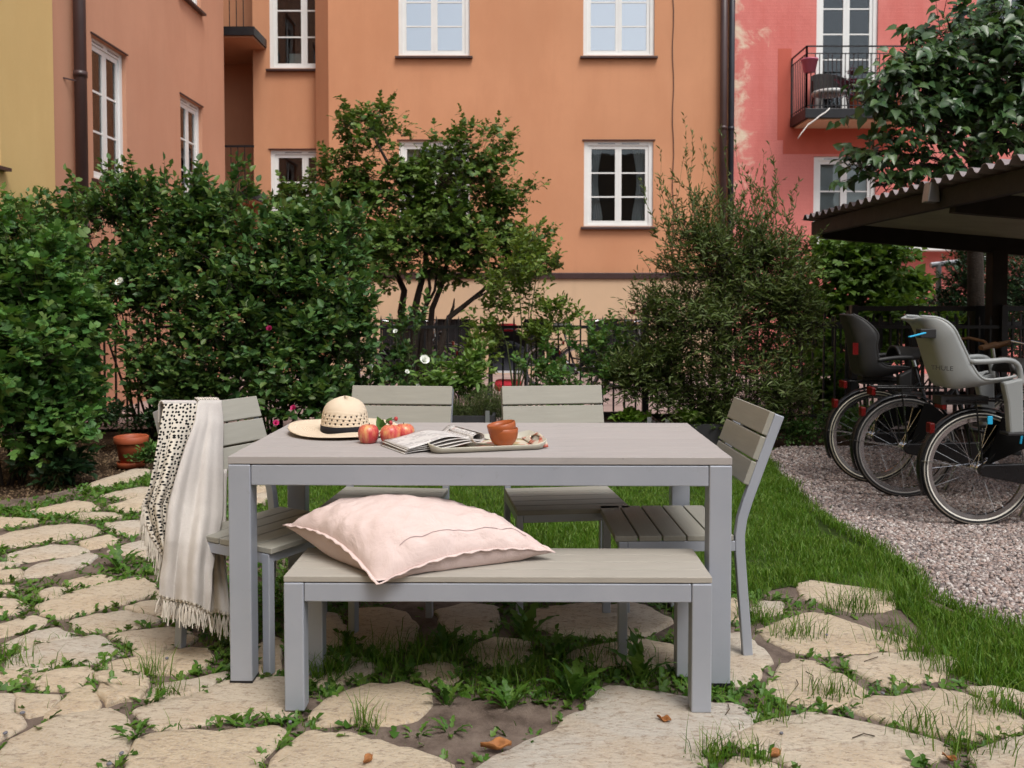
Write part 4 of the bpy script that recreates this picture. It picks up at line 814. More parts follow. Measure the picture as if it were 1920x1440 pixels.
# inner layer seen behind the front flap
INNER = [(0, 880, 402, 424, 3.27, 3.30), (.35, 985, 398, 422, 3.23, 3.26), (.6, 1060, 392, 424, 3.16, 3.16), (1, 1150, 392, 432, 3.10, 3.08)]
o = MB().grid(14, 24, cloth(INNER, 2.1, 1.6)).build('inner_layer', MT['woven'], bl, True, smooth=True); o.modifiers.new('s', 'SOLIDIFY').thickness = .005
def fringe(p, L, k):
    b = MB(); p = Vector(p); b.lathe([(.002, .006), (.007, .003), (.007, -.004), (.003, -.008)], 7, p)
    for i in range(7):
        d = Vector((rnd(-.012, .012), rnd(-.012, .012), 0)); b.tube([p + Vector((0, 0, -.004)), p + d * .8 + Vector((0, 0, -L * .5)), p + d * 1.1 + Vector((rnd(-.006, .006), rnd(-.006, .006), -L * rnd(.85, 1.1)))], .0016, 3)
    return b.build('tassel', MT['fringe'], bl, True)
f = cloth(PLAIN, .4, 3.2, 32)
for k in range(15): fringe(f((k + .3) / 15, .995), rnd(.06, .085), k)
f = cloth(DOT, 1.2, 3.6)
for k in range(16): fringe(f(0.0, .62 + k * .38 / 16), rnd(.07, .10), k)
f = cloth(INNER, 2.1, 1.6)
for k in range(5): fringe(f((k + .5) / 5, .99), rnd(.06, .09), k)

# ------------------------------------------------------------------ pillow
t = NT('pink_linen'); v = t.coord(); c = t.ramp(t.noise(v, 7, 6, .6), [(.3, (.60, .475, .445)), (.7, (.68, .56, .53))]); c = t.mix(t.math('MULTIPLY', t.noise(v, 160, 4), .4), c, (.54, .42, .39))
t.set(c, .9, 0, .15); b1 = t.bump(t.noise(v, 10, 6, .6, .5), .42, .025); t.bump(t.noise(v, 420, 3), .25, .0015, b1); MT['linen'] = t.m
pil = thing('pillow', 'plump pale pink linen pillow lying on the bench', 'pillow', (-.3, 2.8, .41))
P00, P10, P11, P01 = Vector((-.735, 2.88, .497)), Vector((-.392, 2.592, .398)), Vector((.125, 2.80, .435)), Vector((-.20, 3.04, .45))
def pil_base(s, t_, pin=.055):
    a, b = (s + 1) / 2, (t_ + 1) / 2
    p = (P00 * (1 - a) + P10 * a) * (1 - b) + (P01 * (1 - a) + P11 * a) * b
    c = (P00 + P10 + P11 + P01) / 4; k = pin * ((1 - s * s) * t_ ** 8 + (1 - t_ * t_) * s ** 8)
    p = p + (c - p) * k; p.z += .042 * max((1 - s * s) * abs(t_) ** 3, (1 - t_ * t_) * abs(s) ** 3) * (1 if p.y < 2.99 else .5); return p
def pil_top(s, t_):
    p = pil_base(s, t_); h = max(0, (1 - s ** 2)) ** .55 * max(0, (1 - t_ ** 2)) ** .55
    z = .600 - .03 * s - .02 * t_; e = 1 - h
    zz = p.z * e + (z) * h + (.045 * e * h)
    w = noise.noise((s * 2.5, t_ * 2.5, 1.0)) * .013 + noise.noise((s * 7 + t_ * 3, t_ * 5, 2.0)) * .0085 + noise.noise((s * 16, t_ * 13 + s * 4, 5.)) * .0045
    edge = math.exp(-((1 - abs(s)) / .22) ** 2) + math.exp(-((1 - abs(t_)) / .22) ** 2)
    w += edge * .007 * math.sin(9 * (s if abs(t_) > abs(s) else t_) * 2.2 + 2 * noise.noise((s * 3, t_ * 3, 9.))) * (h > .01)
    dent = math.exp(-(((s - .95) / .25) ** 2 + ((t_ - .12) / .10) ** 2)); w -= .03 * dent * h
    return Vector((p.x, p.y, max(.412, zz + w * min(1, h * 2.5))))
def pil_bot(s, t_):
    p = pil_base(s, t_); h = max(0, (1 - s ** 2)) ** .5 * max(0, (1 - t_ ** 2)) ** .5; q = pil_top(s, t_)
    zt = p.z * (1 - h) + .36 * h; fl = .4125
    z = max(zt, fl) if (p.y < 2.95 and p.y > 2.64) else max(zt, .40)
    n_ = noise.noise((s * 6, t_ * 6, 3.)) * .006 * h
    c = (P00 + P10 + P11 + P01) / 4; sh = .05 * max(0, min(1, h * 1.6)) * (1 - h)
    pp = p + (c - p) * sh
    return Vector((pp.x, pp.y, min(z + n_, q.z - .0005)))
N_ = 72; b = MB()
mp_ = lambda a: math.sin((a * 2 - 1) * math.pi / 2 * .985) / math.sin(math.pi / 2 * .985)
b.grid(N_, N_, lambda a, t_: tuple(pil_top(mp_(a), mp_(t_)))); o = b.build('top_cover', MT['linen'], pil, True, smooth=True)
b = MB(); b.grid(N_, N_, lambda a, t_: tuple(pil_bot(mp_(a), mp_(t_)))); o = b.build('bottom_cover', MT['linen'], pil, True, smooth=True)
per = [(-1 + 2 * k / 40, -1) for k in range(40)] + [(1, -1 + 2 * k / 40) for k in range(40)] + [(1 - 2 * k / 40, 1) for k in range(40)] + [(-1, 1 - 2 * k / 40) for k in range(40)]
pc = (P00 + P10 + P11 + P01) / 4
def outw(p, k): d = (p - pc); d.z = 0; return p + d.normalized() * k
ring = [pil_base(*q) for q in per]
fl_ = MB(); n = len(ring)
fl_.grid(n, 2, lambda a, t_: tuple(outw(ring[int(round(a * n)) % n], -.004 + .016 * t_) + Vector((0, 0, .003 * math.sin(a * 260) * t_ + .002))))
o = fl_.build('seam_edge', MT['linen'], pil, True, smooth=True); o.modifiers.new('s', 'SOLIDIFY').thickness = .004
zp = MB().tube([pil_top(.80, -.66 + k * .062) + Vector((0, -.001, .0012)) for k in range(25)], .0009, 4); MT['zip'] = simple('zip_thread', (.36, .25, .26), .6); zp.build('zipper', MT['zip'], pil, True)

# ------------------------------------------------------------------ things on the table
MT['straw'] = None
t = NT('straw'); v = t.coord(); s_ = t.n('ShaderNodeSeparateXYZ'); t.l(v, s_.inputs[0])
rr = t.math('SQRT', t.math('ADD', t.math('POWER', s_.outputs[0], 2), t.math('POWER', s_.outputs[1], 2)))
k = t.math('SINE', t.math('MULTIPLY', t.math('SUBTRACT', t.math('MULTIPLY', rr, 1.0), s_.outputs[2]), 900))
c = t.mix(t.math('ADD', t.math('MULTIPLY', k, .12), .3), (.66, .55, .42), (.54, .42, .29)); c = t.mix(t.math('MULTIPLY', t.noise(v, 60, 4), .5), c, (.68, .58, .45))
t.set(c, .8, 0, .2); t.bump(k, .35, .002); MT['straw'] = t.m
MT['band'] = simple('black_ribbon', (.006, .006, .009), .85, .1, 20, .1)
hp = G(645, 812, TOP); hat = thing('straw_hat', 'wide brimmed straw hat with a black band on the table', 'hat', (hp.x, hp.y + .02, TOP), .4)
brim = lambda r, a: .006 + .022 * ((r - .09) / .12) ** 2 * (.5 + .5 * math.cos(a - 2.0)) + .004 * math.sin(a * 3)
hb_ = MB().grid(64, 12, lambda a, t_: ((.088 + .122 * t_) * math.cos(a * 2 * math.pi), (.088 + .122 * t_) * math.sin(a * 2 * math.pi), brim(.088 + .122 * t_, a * 2 * math.pi)))
o = hb_.build('brim', MT['straw'], hat, smooth=True); o.modifiers.new('s', 'SOLIDIFY').thickness = .0035
rows_ = [(.090, .004), (.089, .03), (.088, .040), (.087, .047), (.086, .054), (.085, .061), (.084, .068), (.082, .075), (.079, .084), (.074, .096), (.066, .107), (.054, .116), (.038, .124), (.018, .130), (.001, .133)]
NC = 72
def crown(a, t_):
    i = int(round(t_ * (len(rows_) - 1))); r, z = rows_[i]; return (r * math.cos(a * 2 * math.pi), r * 1.12 * math.sin(a * 2 * math.pi), z + .006 * math.cos(a * 4 * math.pi) * t_)
def holes(a, t_):
    j = int(t_ * (len(rows_) - 1)); i = int(a * NC); return j in (2, 4, 6) and (i + j) % 3 == 0 or j in (3, 5) and (i + j) % 3 == 1 and False
o = MB().grid(NC, len(rows_) - 1, crown, holes).build('crown', MT['straw'], hat, smooth=True); o.modifiers.new('s', 'SOLIDIFY').thickness = .002
MB().lathe([(.0885, .002), (.0915, .003), (.0905, .031), (.0885, .032)], 48, sx=1.0, sy=1.12).build('ribbon_band', MT['band'], hat, smooth=True)
MB().lathe([(.0, .008), (.083, .008), (.082, .07), (.07, .09)], 32, sx=1.0, sy=1.12).build('lining', MT['room'], hat, smooth=True)

t = NT('apple_skin'); v = t.coord(); oi = t.n('ShaderNodeObjectInfo'); s_ = t.n('ShaderNodeSeparateXYZ'); t.l(v, s_.inputs[0])
st = t.coord('Object', (40, 40, 6)); k = t.math('ADD', t.math('MULTIPLY', t.noise(st, 1.6, 5, .7), .55), t.math('MULTIPLY', t.noise(v, 22, 3), .6))
c = t.ramp(k, [(.42, (.64, .38, .15)), (.51, (.60, .19, .10)), (.62, (.47, .05, .055))])
c = t.mix(t.ramp(t.noise(v, 260, 2), [(.66, (0, 0, 0)), (.72, (.6, .6, .6))]), c, (.70, .48, .26)); t.set(c, .32, 0, .45); MT['apple'] = t.m
MT['stem'] = simple('twig_bark', (.07, .05, .03), .9, .3, 20, .4)
AP = [(.0, .012), (.010, .006), (.018, .001), (.027, .004), (.0335, .016), (.0365, .032), (.036, .044), (.031, .056), (.022, .0635), (.013, .065), (.007, .061), (.002, .055), (0, .054)]
for (u, v, lab, rx_) in ((688, 833.5, 'yellow and red apple nearest the straw hat', .2), (730, 834.5, 'deep red apple between the two yellowish apples', 1.9), (756, 832, 'orange tinged apple half hidden behind the red apple', 3.6)):
    p = G(u, v, TOP); a = thing('apple', lab, 'apple', (p.x, p.y + .034, TOP - .001), rx_, 'apples on the table')
    MB().lathe(AP, 28).build('flesh', MT['apple'], a, smooth=True); MB().tube([(0, 0, .054), (.002, .001, .064), (.005, .002, .071)], [.0012, .001, .0015], 5).build('stalk', MT['stem'], a)
# rosehip sprig
MT['sprig'] = leafmat('sprig_leaf', [(.05, .13, .02), (.09, .18, .03)], .4, .3); MT['hip'] = simple('rosehip', (.42, .05, .05), .35, .2, 40, 0)
p = G(712, 826, TOP); sp = thing('rosehip_sprig', 'green sprig with two red rosehips behind the apples', 'twig', (p.x, p.y + .07, TOP))
MB().tube([(-.02, -.02, .004), (0, 0, .03), (.015, .01, .055), (.04, .01, .065)], .0018, 5).build('twig', MT['stem'], sp)
Pn = np.array([(0, 0, .03), (.0, .0, .04), (.015, .01, .05), (-.02, -.01, .01), (.02, 0, .02)]); Dn = np.array([(-.35, .1, .8), (.1, -.3, .9), (.4, .2, .5), (.3, -.8, .0), (.7, -.6, -.2)]); Nn = np.array([(.1, -1, .3)] * 5)
V, F = leaf_arrays(Pn, Dn, Nn, np.array([.052, .03, .03, .03, .03]), np.array([.036, .022, .02, .02, .02]), LEAF_HEART); link('leaves', np_mesh('leaves', V, F, MT['sprig'], True), sp)
for q_ in ((.03, .0, .052), (.048, .008, .066)): MB().lathe([(0, -.008), (.005, -.006), (.0075, 0), (.006, .006), (.003, .009), (0, .009)], 10, q_).build('rosehip', MT['hip'], sp, smooth=True)
# tray
t = NT('paisley_print'); v = t.coord(); vo = t.n('ShaderNodeTexVoronoi'); vo.inputs['Scale'].default_value = 34; t.l(v, vo.inputs['Vector']); vs_ = t.n('ShaderNodeSeparateColor'); t.l(vo.outputs['Color'], vs_.inputs[0])
c = t.ramp(vs_.outputs[0], [(0, (.58, .52, .40)), (.3, (.58, .52, .40)), (.31, (.45, .10, .06)), (.5, (.50, .16, .10)), (.52, (.60, .54, .44)), (.75, (.26, .24, .08)), (.9, (.60, .30, .12)), (1, (.62, .58, .50))]); e = c.node.color_ramp; e.interpolation = 'CONSTANT'
wv = t.n('ShaderNodeTexWave'); wv.wave_type = 'RINGS'; wv.inputs['Scale'].default_value = 12; wv.inputs['Distortion'].default_value = 6; t.l(v, wv.inputs[0])
c = t.mix(t.ramp(wv.outputs['Fac'], [(.55, (0, 0, 0)), (.65, (.4, .4, .4))]), c, (.60, .55, .46)); t.set(c, .3, 0, .5); MT['paisley'] = t.m
MT['cream'] = simple('cream_enamel', (.50, .48, .40), .35, .08, 10, 0)
pa, pb_ = G(806, 853, TOP), G(1031, 843.5, TOP); ang = math.atan2(pb_.y - pa.y, pb_.x - pa.x); TL = (pb_ - pa).length; TW = .27
tr = thing('serving_tray', 'cream tray with red and green paisley print on the table', 'tray', (pa.x, pa.y, TOP), ang)
def rrect(x0, y0, x1, y1, r, n=6):
    P_ = []
    for cx, cy, a0 in ((x1 - r, y0 + r, -90), (x1 - r, y1 - r, 0), (x0 + r, y1 - r, 90), (x0 + r, y0 + r, 180)):
        P_ += [(cx + r * math.cos(math.radians(a0 + 90 * k / n)), cy + r * math.sin(math.radians(a0 + 90 * k / n))) for k in range(n + 1)]
    return P_
rings = [(.03, .002, .03), (.012, .0025, .035), (.0, .013, .04)]
b = MB(); R0 = [rrect(i_, i_, TL - i_, TW - i_, r_) for i_, z, r_ in rings]; n = len(R0[0])
b.add([(x, y, rings[0][1]) for x, y in R0[0]], [tuple(range(n))]); o = b.build('tray_base', MT['paisley'], tr); o.modifiers.new('s', 'SOLIDIFY').thickness = .002
b = MB(); vs = [(x, y, z) for (i_, z, r_), rg in zip(rings, R0) for x, y in rg]
vs = [(x, y, z + (.018 * max(0, (abs(x - TL / 2) - TL * .36) / (TL * .14)) * (1 if k >= n else 0) if z > .01 else z and 0)) for k, (x, y, z) in enumerate(vs)]
b.add(vs, [(k_ * n + k, k_ * n + (k + 1) % n, (k_ + 1) * n + (k + 1) % n, (k_ + 1) * n + k) for k_ in range(2) for k in range(n)]); o = b.build('tray_rim', MT['cream'], tr, smooth=True); o.modifiers.new('s', 'SOLIDIFY').thickness = .003
hg = MB().grid(30, 10, lambda a, t_: (TL - .035 + t_ * .038, .03 + a * (TW - .06), .004 + .030 * t_ * math.sin(a * math.pi) ** .5), lambda a, t_: ((a - .5) / .22) ** 2 + ((t_ - .55) / .26) ** 2 < 1)
o = hg.build('tray_handle', MT['paisley'], tr, smooth=True); o.modifiers.new('s', 'SOLIDIFY').thickness = .003
# bowls
MT['terra_glaze'] = simple('terracotta_glaze', (.33, .085, .025), .38, .12, 12, .06, 60)
BP = [(0, 0), (.026, 0), (.031, .004), (.041, .015), (.0475, .030), (.0495, .046), (.0495, .060), (.0475, .061), (.046, .046), (.038, .022), (.02, .010), (0, .009)]
p = G(944, 838, TOP + .004); bz = TOP + .0035
bo = tag(MB().lathe(BP, 36).build('bowl', MT['terra_glaze'], smooth=True), 'lower terracotta bowl standing on the paisley tray', 'bowl', 'stacked terracotta bowls'); bo.location = (p.x, p.y + .03, bz)
b2_ = tag(link('bowl', bo.data), 'upper terracotta bowl tilted inside the lower bowl', 'bowl', 'stacked terracotta bowls'); b2_.location = (p.x + .001, p.y + .03, bz + .021); b2_.rotation_euler = (.04, math.radians(-10), 0); b2_.scale = (.985, .985, .95)
# newspaper
t = NT('newsprint'); v = t.coord('UV'); br = t.n('ShaderNodeTexBrick'); br.inputs['Scale'].default_value = 3.2; br.offset = .37; br.inputs['Mortar Size'].default_value = .03; br.inputs['Color1'].default_value = (.34, .32, .32, 1); br.inputs['Color2'].default_value = (.52, .50, .48, 1); br.inputs['Mortar'].default_value = (.60, .58, .56, 1); t.l(v, br.inputs[0])
wv = t.n('ShaderNodeTexWave'); wv.bands_direction = 'Y'; wv.inputs['Scale'].default_value = 26; wv.inputs['Distortion'].default_value = .4; t.l(v, wv.inputs[0])
ck = t.mix(t.ramp(t.noise(v, 4, 2), [(.46, (0, 0, 0)), (.5, (1, 1, 1))]), (.58, .56, .54), br.outputs['Color'])
c = t.mix(t.math('MULTIPLY', wv.outputs['Fac'], .16), ck, (.30, .29, .29)); c = t.mix(t.ramp(t.noise(v, 2.2, 2), [(.62, (0, 0, 0)), (.66, (.7, .7, .7))]), c, (.42, .26, .24)); t.set(c, .8, 0, .2); MT['news'] = t.m
MT['paper'] = simple('paper_edge', (.58, .56, .54), .9, .08, 20, 0)
na, nb_ = G(758, 852, TOP), G(915, 836, TOP); nw = thing('newspaper', 'folded newspaper lying half on the tray beside the apples', 'newspaper', (na.x, na.y, TOP), math.atan2(nb_.y - na.y, nb_.x - na.x) - .02)
NL = (nb_ - na).length
for k in range(4):
    def sh(a, t_, k=k):
        z = .003 + k * .0055 + .006 * math.sin(min(1, a * 1.4) * math.pi / 2) + .018 * max(0, a - .25) + (.014 * math.sin(a * math.pi * 1.3) * (k / 3)) + .003 * math.sin(a * 9 + k)
        roll = max(0, a - .80) / .20
        if k >= 2: z += .022 * math.sin(roll * math.pi * .75)
        return (a * NL * (1 - .03 * k) + .004 * k, .0 + t_ * .20 - .004 * k + a * .01 * k, z + .004 * t_ * math.sin(a * 4 + k))
    o = MB().grid(30, 8, sh).build('sheet', MT['news'] if k == 3 else MT['paper'] if k % 2 else MT['news'], nw, smooth=True); o.modifiers.new('s', 'SOLIDIFY').thickness = .0018
rl = MB().grid(24, 6, lambda a, t_: (NL * .86 + .022 * math.cos(a * 5.2 + 2.6), -.008 + t_ * .18, .034 + .017 * math.sin(a * 5.2 + 2.6)))
o = rl.build('rolled_page', MT['news'], nw, smooth=True); o.modifiers.new('s', 'SOLIDIFY').thickness = .0012
# flower pot by the hedge
MT['terra'] = simple('terracotta_plastic', (.36, .085, .035), .5, .15, 8, .1)
p = G(236, 866); pt = thing('flower_pot', 'empty terracotta flower pot on its saucer beside the hedge', 'pot', (p.x, p.y + .1, -.055))
MB().lathe([(0, .03), (.078, .03), (.10, .185), (.122, .185), (.125, .19), (.127, .232), (.12, .238), (.112, .232), (.105, .18), (.09, .06), (0, .05)], 32).build('vessel', MT['terra'], pt, smooth=True)
MB().lathe([(0, .0), (.095, .0), (.108, .04), (.103, .042), (.09, .012), (0, .012)], 32).build('saucer', MT['terra'], pt, smooth=True)
# ------------------------------------------------------------------ fence
FN = 8.9; ztop, zrail, zlow = at(960, 591, FN).z, at(960, 613, FN).z, .07
fe = thing('iron_fence', 'black iron picket fence along the garden edge', 'fence', (0, FN, 0))
pk = MB().b2((-.0085, -.0085, -.06), (.0085, .0085, ztop - .05)); pk.add([(-.0085, -.0085, ztop - .05), (.0085, -.0085, ztop - .05), (.0085, .0085, ztop - .05), (-.0085, .0085, ztop - .05), (0, 0, ztop)], [(0, 1, 4), (1, 2, 4), (2, 3, 4), (3, 0, 4)])
pkm = pk.mesh('picket', MT['black_metal']); xa, xb = -4.4, 6.2
for k in range(int((xb - xa) / .1105)): o = link('picket', pkm, fe); o.location = (xa + k * .1105, 0, 0)
for z in (zrail, zlow): MB().b2((xa, -.02, z - .016), (xb, -.0087, z + .016)).build('rail', MT['black_metal'], fe)
for u in (180, 666, 1210, 1600, 1880):
    x = at(u, 600, FN).x; MB().b2((x - .032, -.045, -.07), (x + .032, .02, at(u, 572, FN).z)).build('post', MT['black_metal'], fe, bev=.004)
f2 = thing('iron_fence', 'taller black slatted railing behind the parked bicycles', 'fence', (4.2, 9.6, 0))
for k in range(34): MB().b2((-1.2 + k * .088, -.01, -.06), (-1.182 + k * .088, .012, at(960, 588, 9.6).z - .02 * (k % 2))).build('picket', MT['black_metal'], f2)
for z in (.2, .95): MB().b2((-1.25, -.022, z), (1.85, -.0105, z + .04)).build('rail', MT['black_metal'], f2)
x0 = at(1598, 577, 9.2).x; f3 = thing('bike_stand', 'black steel bar frame standing behind the child bike seats', 'frame', (x0, 9.2, 0))
for dx in (0, .62, 1.3): MB().b2((dx - .05, -.04, -.07), (dx + .05, .04, at(1598, 573, 9.2).z)).build('post', MT['black_metal'], f3)
MB().b2((-.05, -.035, at(1598, 583, 9.2).z), (3.0, .035, at(1598, 574, 9.2).z + .001)).build('bar', MT['black_metal'], f3)
# ------------------------------------------------------------------ bicycle shelter
MT['roof_sheet'] = simple('corrugated_roof', (.20, .165, .17), .5, .15, 3, .1, 30); MT['dark_wood'] = simple('dark_stained_wood', (.018, .015, .012), .8, .3, 6, .3, 50)
MT['green_sheet'] = simple('olive_roof_underside', (.30, .32, .22), .7, .15, 3, .1)
sx0, sy0, sy1, sx1 = 3.0, 4.4, 9.1, 6.4; SL = -.085
sh = thing('bike_shelter', 'open bicycle shelter with a corrugated roof on dark posts', 'shelter', (4.6, 8.8, GRAVEL_Z))
zr = lambda x: 2.035 + SL * (x - sx0)
ny = int((sy1 - sy0) / .17) * 8
def wavez(y):
    ph = ((y - sy0) / .17) % 1; return .045 * min(1, max(0, (abs(ph - .5) * 2 - .25) * 2.2))
b = MB().grid(6, ny, lambda a, t_: (sx0 - .06 + a * (sx1 - sx0), sy0 + t_ * (sy1 - sy0), zr(sx0 + a * (sx1 - sx0)) + wavez(sy0 + t_ * (sy1 - sy0))))
o = b.build('roof_sheet', MT['roof_sheet'], sh, True); o.modifiers.new('s', 'SOLIDIFY').thickness = .004
b = MB()
for k in range(int((sy1 - sy0 - .3) / .1)): y = sy0 + .15 + k * .1; b.add([(sx0 + .1, y, zr(sx0 + .1) - .035), (sx1, y, zr(sx1) - .035), (sx1, y + .092, zr(sx1) - .035), (sx0 + .1, y + .092, zr(sx0 + .1) - .035), (sx0 + .1, y, zr(sx0 + .1) - .015), (sx1, y, zr(sx1) - .015), (sx1, y + .092, zr(sx1) - .015), (sx0 + .1, y + .092, zr(sx0 + .1) - .015)], [(3, 2, 1, 0), (4, 5, 6, 7), (0, 1, 5, 4), (1, 2, 6, 5), (2, 3, 7, 6), (3, 0, 4, 7)])
b.build('roof_boards', MT['green_sheet'], sh, True)
MB().bar((sx0 + .06, sy0 + .1, zr(sx0) - .09), (sx0 + .06, sy1 - .05, zr(sx0) - .09), .07, .13, side=(1, 0, 0)).build('edge_beam', MT['dark_wood'], sh, True)
MB().bar((sx0 + .1, sy1 - .12, zr(sx0 + .1) - .085), (sx1, sy1 - .12, zr(sx1) - .085), .09, .20).build('beam', MT['dark_wood'], sh, True)
MB().bar((sx0 + .1, 6.3, zr(sx0 + .1) - .11), (sx1, 6.3, zr(sx1) - .11), .09, .15).build('beam', MT['dark_wood'], sh, True)
cxp = at(1867, 600, sy1 - .12).x
for (x, y) in ((cxp, sy1 - .12), (cxp, 6.3)): MB().b2((x - .075, y - .07, GRAVEL_Z - .02), (x + .075, y + .07, zr(x) - .15)).build('post', MT['dark_wood'], sh, True, bev=.006)
p = at(1752, 357, sx0 * FPX / 790); MB().add([(p.x - .07, p.y - .05, p.z - .085), (p.x + .02, p.y - .05, p.z - .085), (p.x + .01, p.y - .05, p.z + .06), (p.x - .05, p.y - .05, p.z + .06), (p.x - .07, p.y + .05, p.z - .085), (p.x + .02, p.y + .05, p.z - .085), (p.x + .01, p.y + .05, p.z + .06), (p.x - .05, p.y + .05, p.z + .06)], [(0, 1, 2, 3), (7, 6, 5, 4), (0, 3, 7, 4), (1, 5, 6, 2), (3, 2, 6, 7), (0, 4, 5, 1)]).build('bracket', MT['grey_metal'], sh, True, bev=.008)
# grey pipe frame beyond the fence
pz = at(1760, 494, 11.2); pr = thing('pipe_frame', 'grey metal tube frame beyond the fence under the shelter roof', 'frame', (pz.x, 11.2, -.045))
MB().tube([at(1745, 497, 11.2) - pr.location, at(1880, 482, 11.2) - pr.location], .035, 10).build('top_tube', MT['grey_metal'], pr); MB().tube([(0, 0, 0), (0, 0, pz.z + .045)], .035, 10).build('upright', MT['grey_metal'], pr)
# ------------------------------------------------------------------ bicycles
MT['bike_black'] = simple('black_lacquer', (.008, .008, .009), .28, .2, 6, 0, spec=.4); MT['rubber'] = simple('tyre_rubber', (.016, .016, .017), .8, .2, 40, .4, 200)
MT['cream_rubber'] = simple('cream_rubber', (.50, .47, .38), .7, .12, 10, .1); MT['grey_rubber'] = simple('grey_rubber', (.22, .21, .20), .7, .12, 10, .1); MT['white_rubber'] = simple('white_rubber', (.60, .58, .52), .7, .1, 10, .1)
MT['chrome'] = simple('chrome', (.55, .56, .58), .22, .1, 10, 0, metal=1.0); MT['redplastic'] = simple('red_reflector', (.11, .005, .005), .25, .1, 10, 0)
MT['leather'] = simple('black_saddle', (.015, .014, .013), .5, .2, 20, .2); MT['cork'] = simple('brown_grip', (.16, .085, .04), .7, .2, 20, .2)
t = NT('net_guard'); ck = t.n('ShaderNodeTexChecker'); ck.inputs['Scale'].default_value = 90; t.l(t.coord(), ck.inputs[0]); t.set((.006, .006, .006), .9, 0, .05); MT['net'] = t.m
RX90 = Matrix.Rotation(math.radians(90), 3, 'X')
def rings(prof, c, n=56): return MB().lathe(prof + [prof[0]], n, c, RX90)
R_W = .322
def wheel(bk, x, wall_m):
    tp = [(R_W - .021 + .021 * math.cos(a), .019 * math.sin(a)) for a in [k * math.pi / 6 for k in range(12)]]
    w_ = rings(tp, (x, 0, R_W)).build('wheel', MT['rubber'], bk, smooth=True)
    for s in (-1, 1): rings([(R_W - .036, s * .013), (R_W - .011, s * .0165), (R_W - .011, s * .0185), (R_W - .036, s * .0165)], (x, 0, R_W)).build('sidewall', wall_m, w_, smooth=True)
    rings([(R_W - .060, -.010), (R_W - .036, -.013), (R_W - .036, .013), (R_W - .060, .010)], (x, 0, R_W)).build('rim', MT['chrome'], w_, smooth=False)
    sp_ = MB()
    for k in range(32):
        a = 2 * math.pi * k / 32; s = -1 if k % 2 else 1; a2 = a + (1.2 if (k // 2) % 2 else -1.2); r2 = R_W - .058
        sp_.tube([(x + .024 * math.cos(a2), s * .028, R_W + .024 * math.sin(a2)), (x + r2 * math.cos(a), 0, R_W + r2 * math.sin(a))], .0013, 3, cap=False)
    sp_.build('spokes', MT['chrome'], w_)
    hb = MB().lathe([(0, -.055), (.010, -.055), (.012, -.034), (.030, -.032), (.030, -.026), (.020, -.02), (.020, .02), (.030, .026), (.030, .032), (.012, .034), (.010, .055), (0, .055)], 16, (x, 0, R_W), RX90); hb.build('hub', MT['chrome'], w_, smooth=True)
    return w_
def arc_strip(x, r, a0, a1, wd, n=22):
    def fn(a, t_):
        an = a0 + (a1 - a0) * a; rr = r - .010 * abs(t_ * 2 - 1) ** 2; return (x + rr * math.cos(an), (t_ - .5) * wd, R_W + rr * math.sin(an))
    return MB().grid(n, 4, fn)
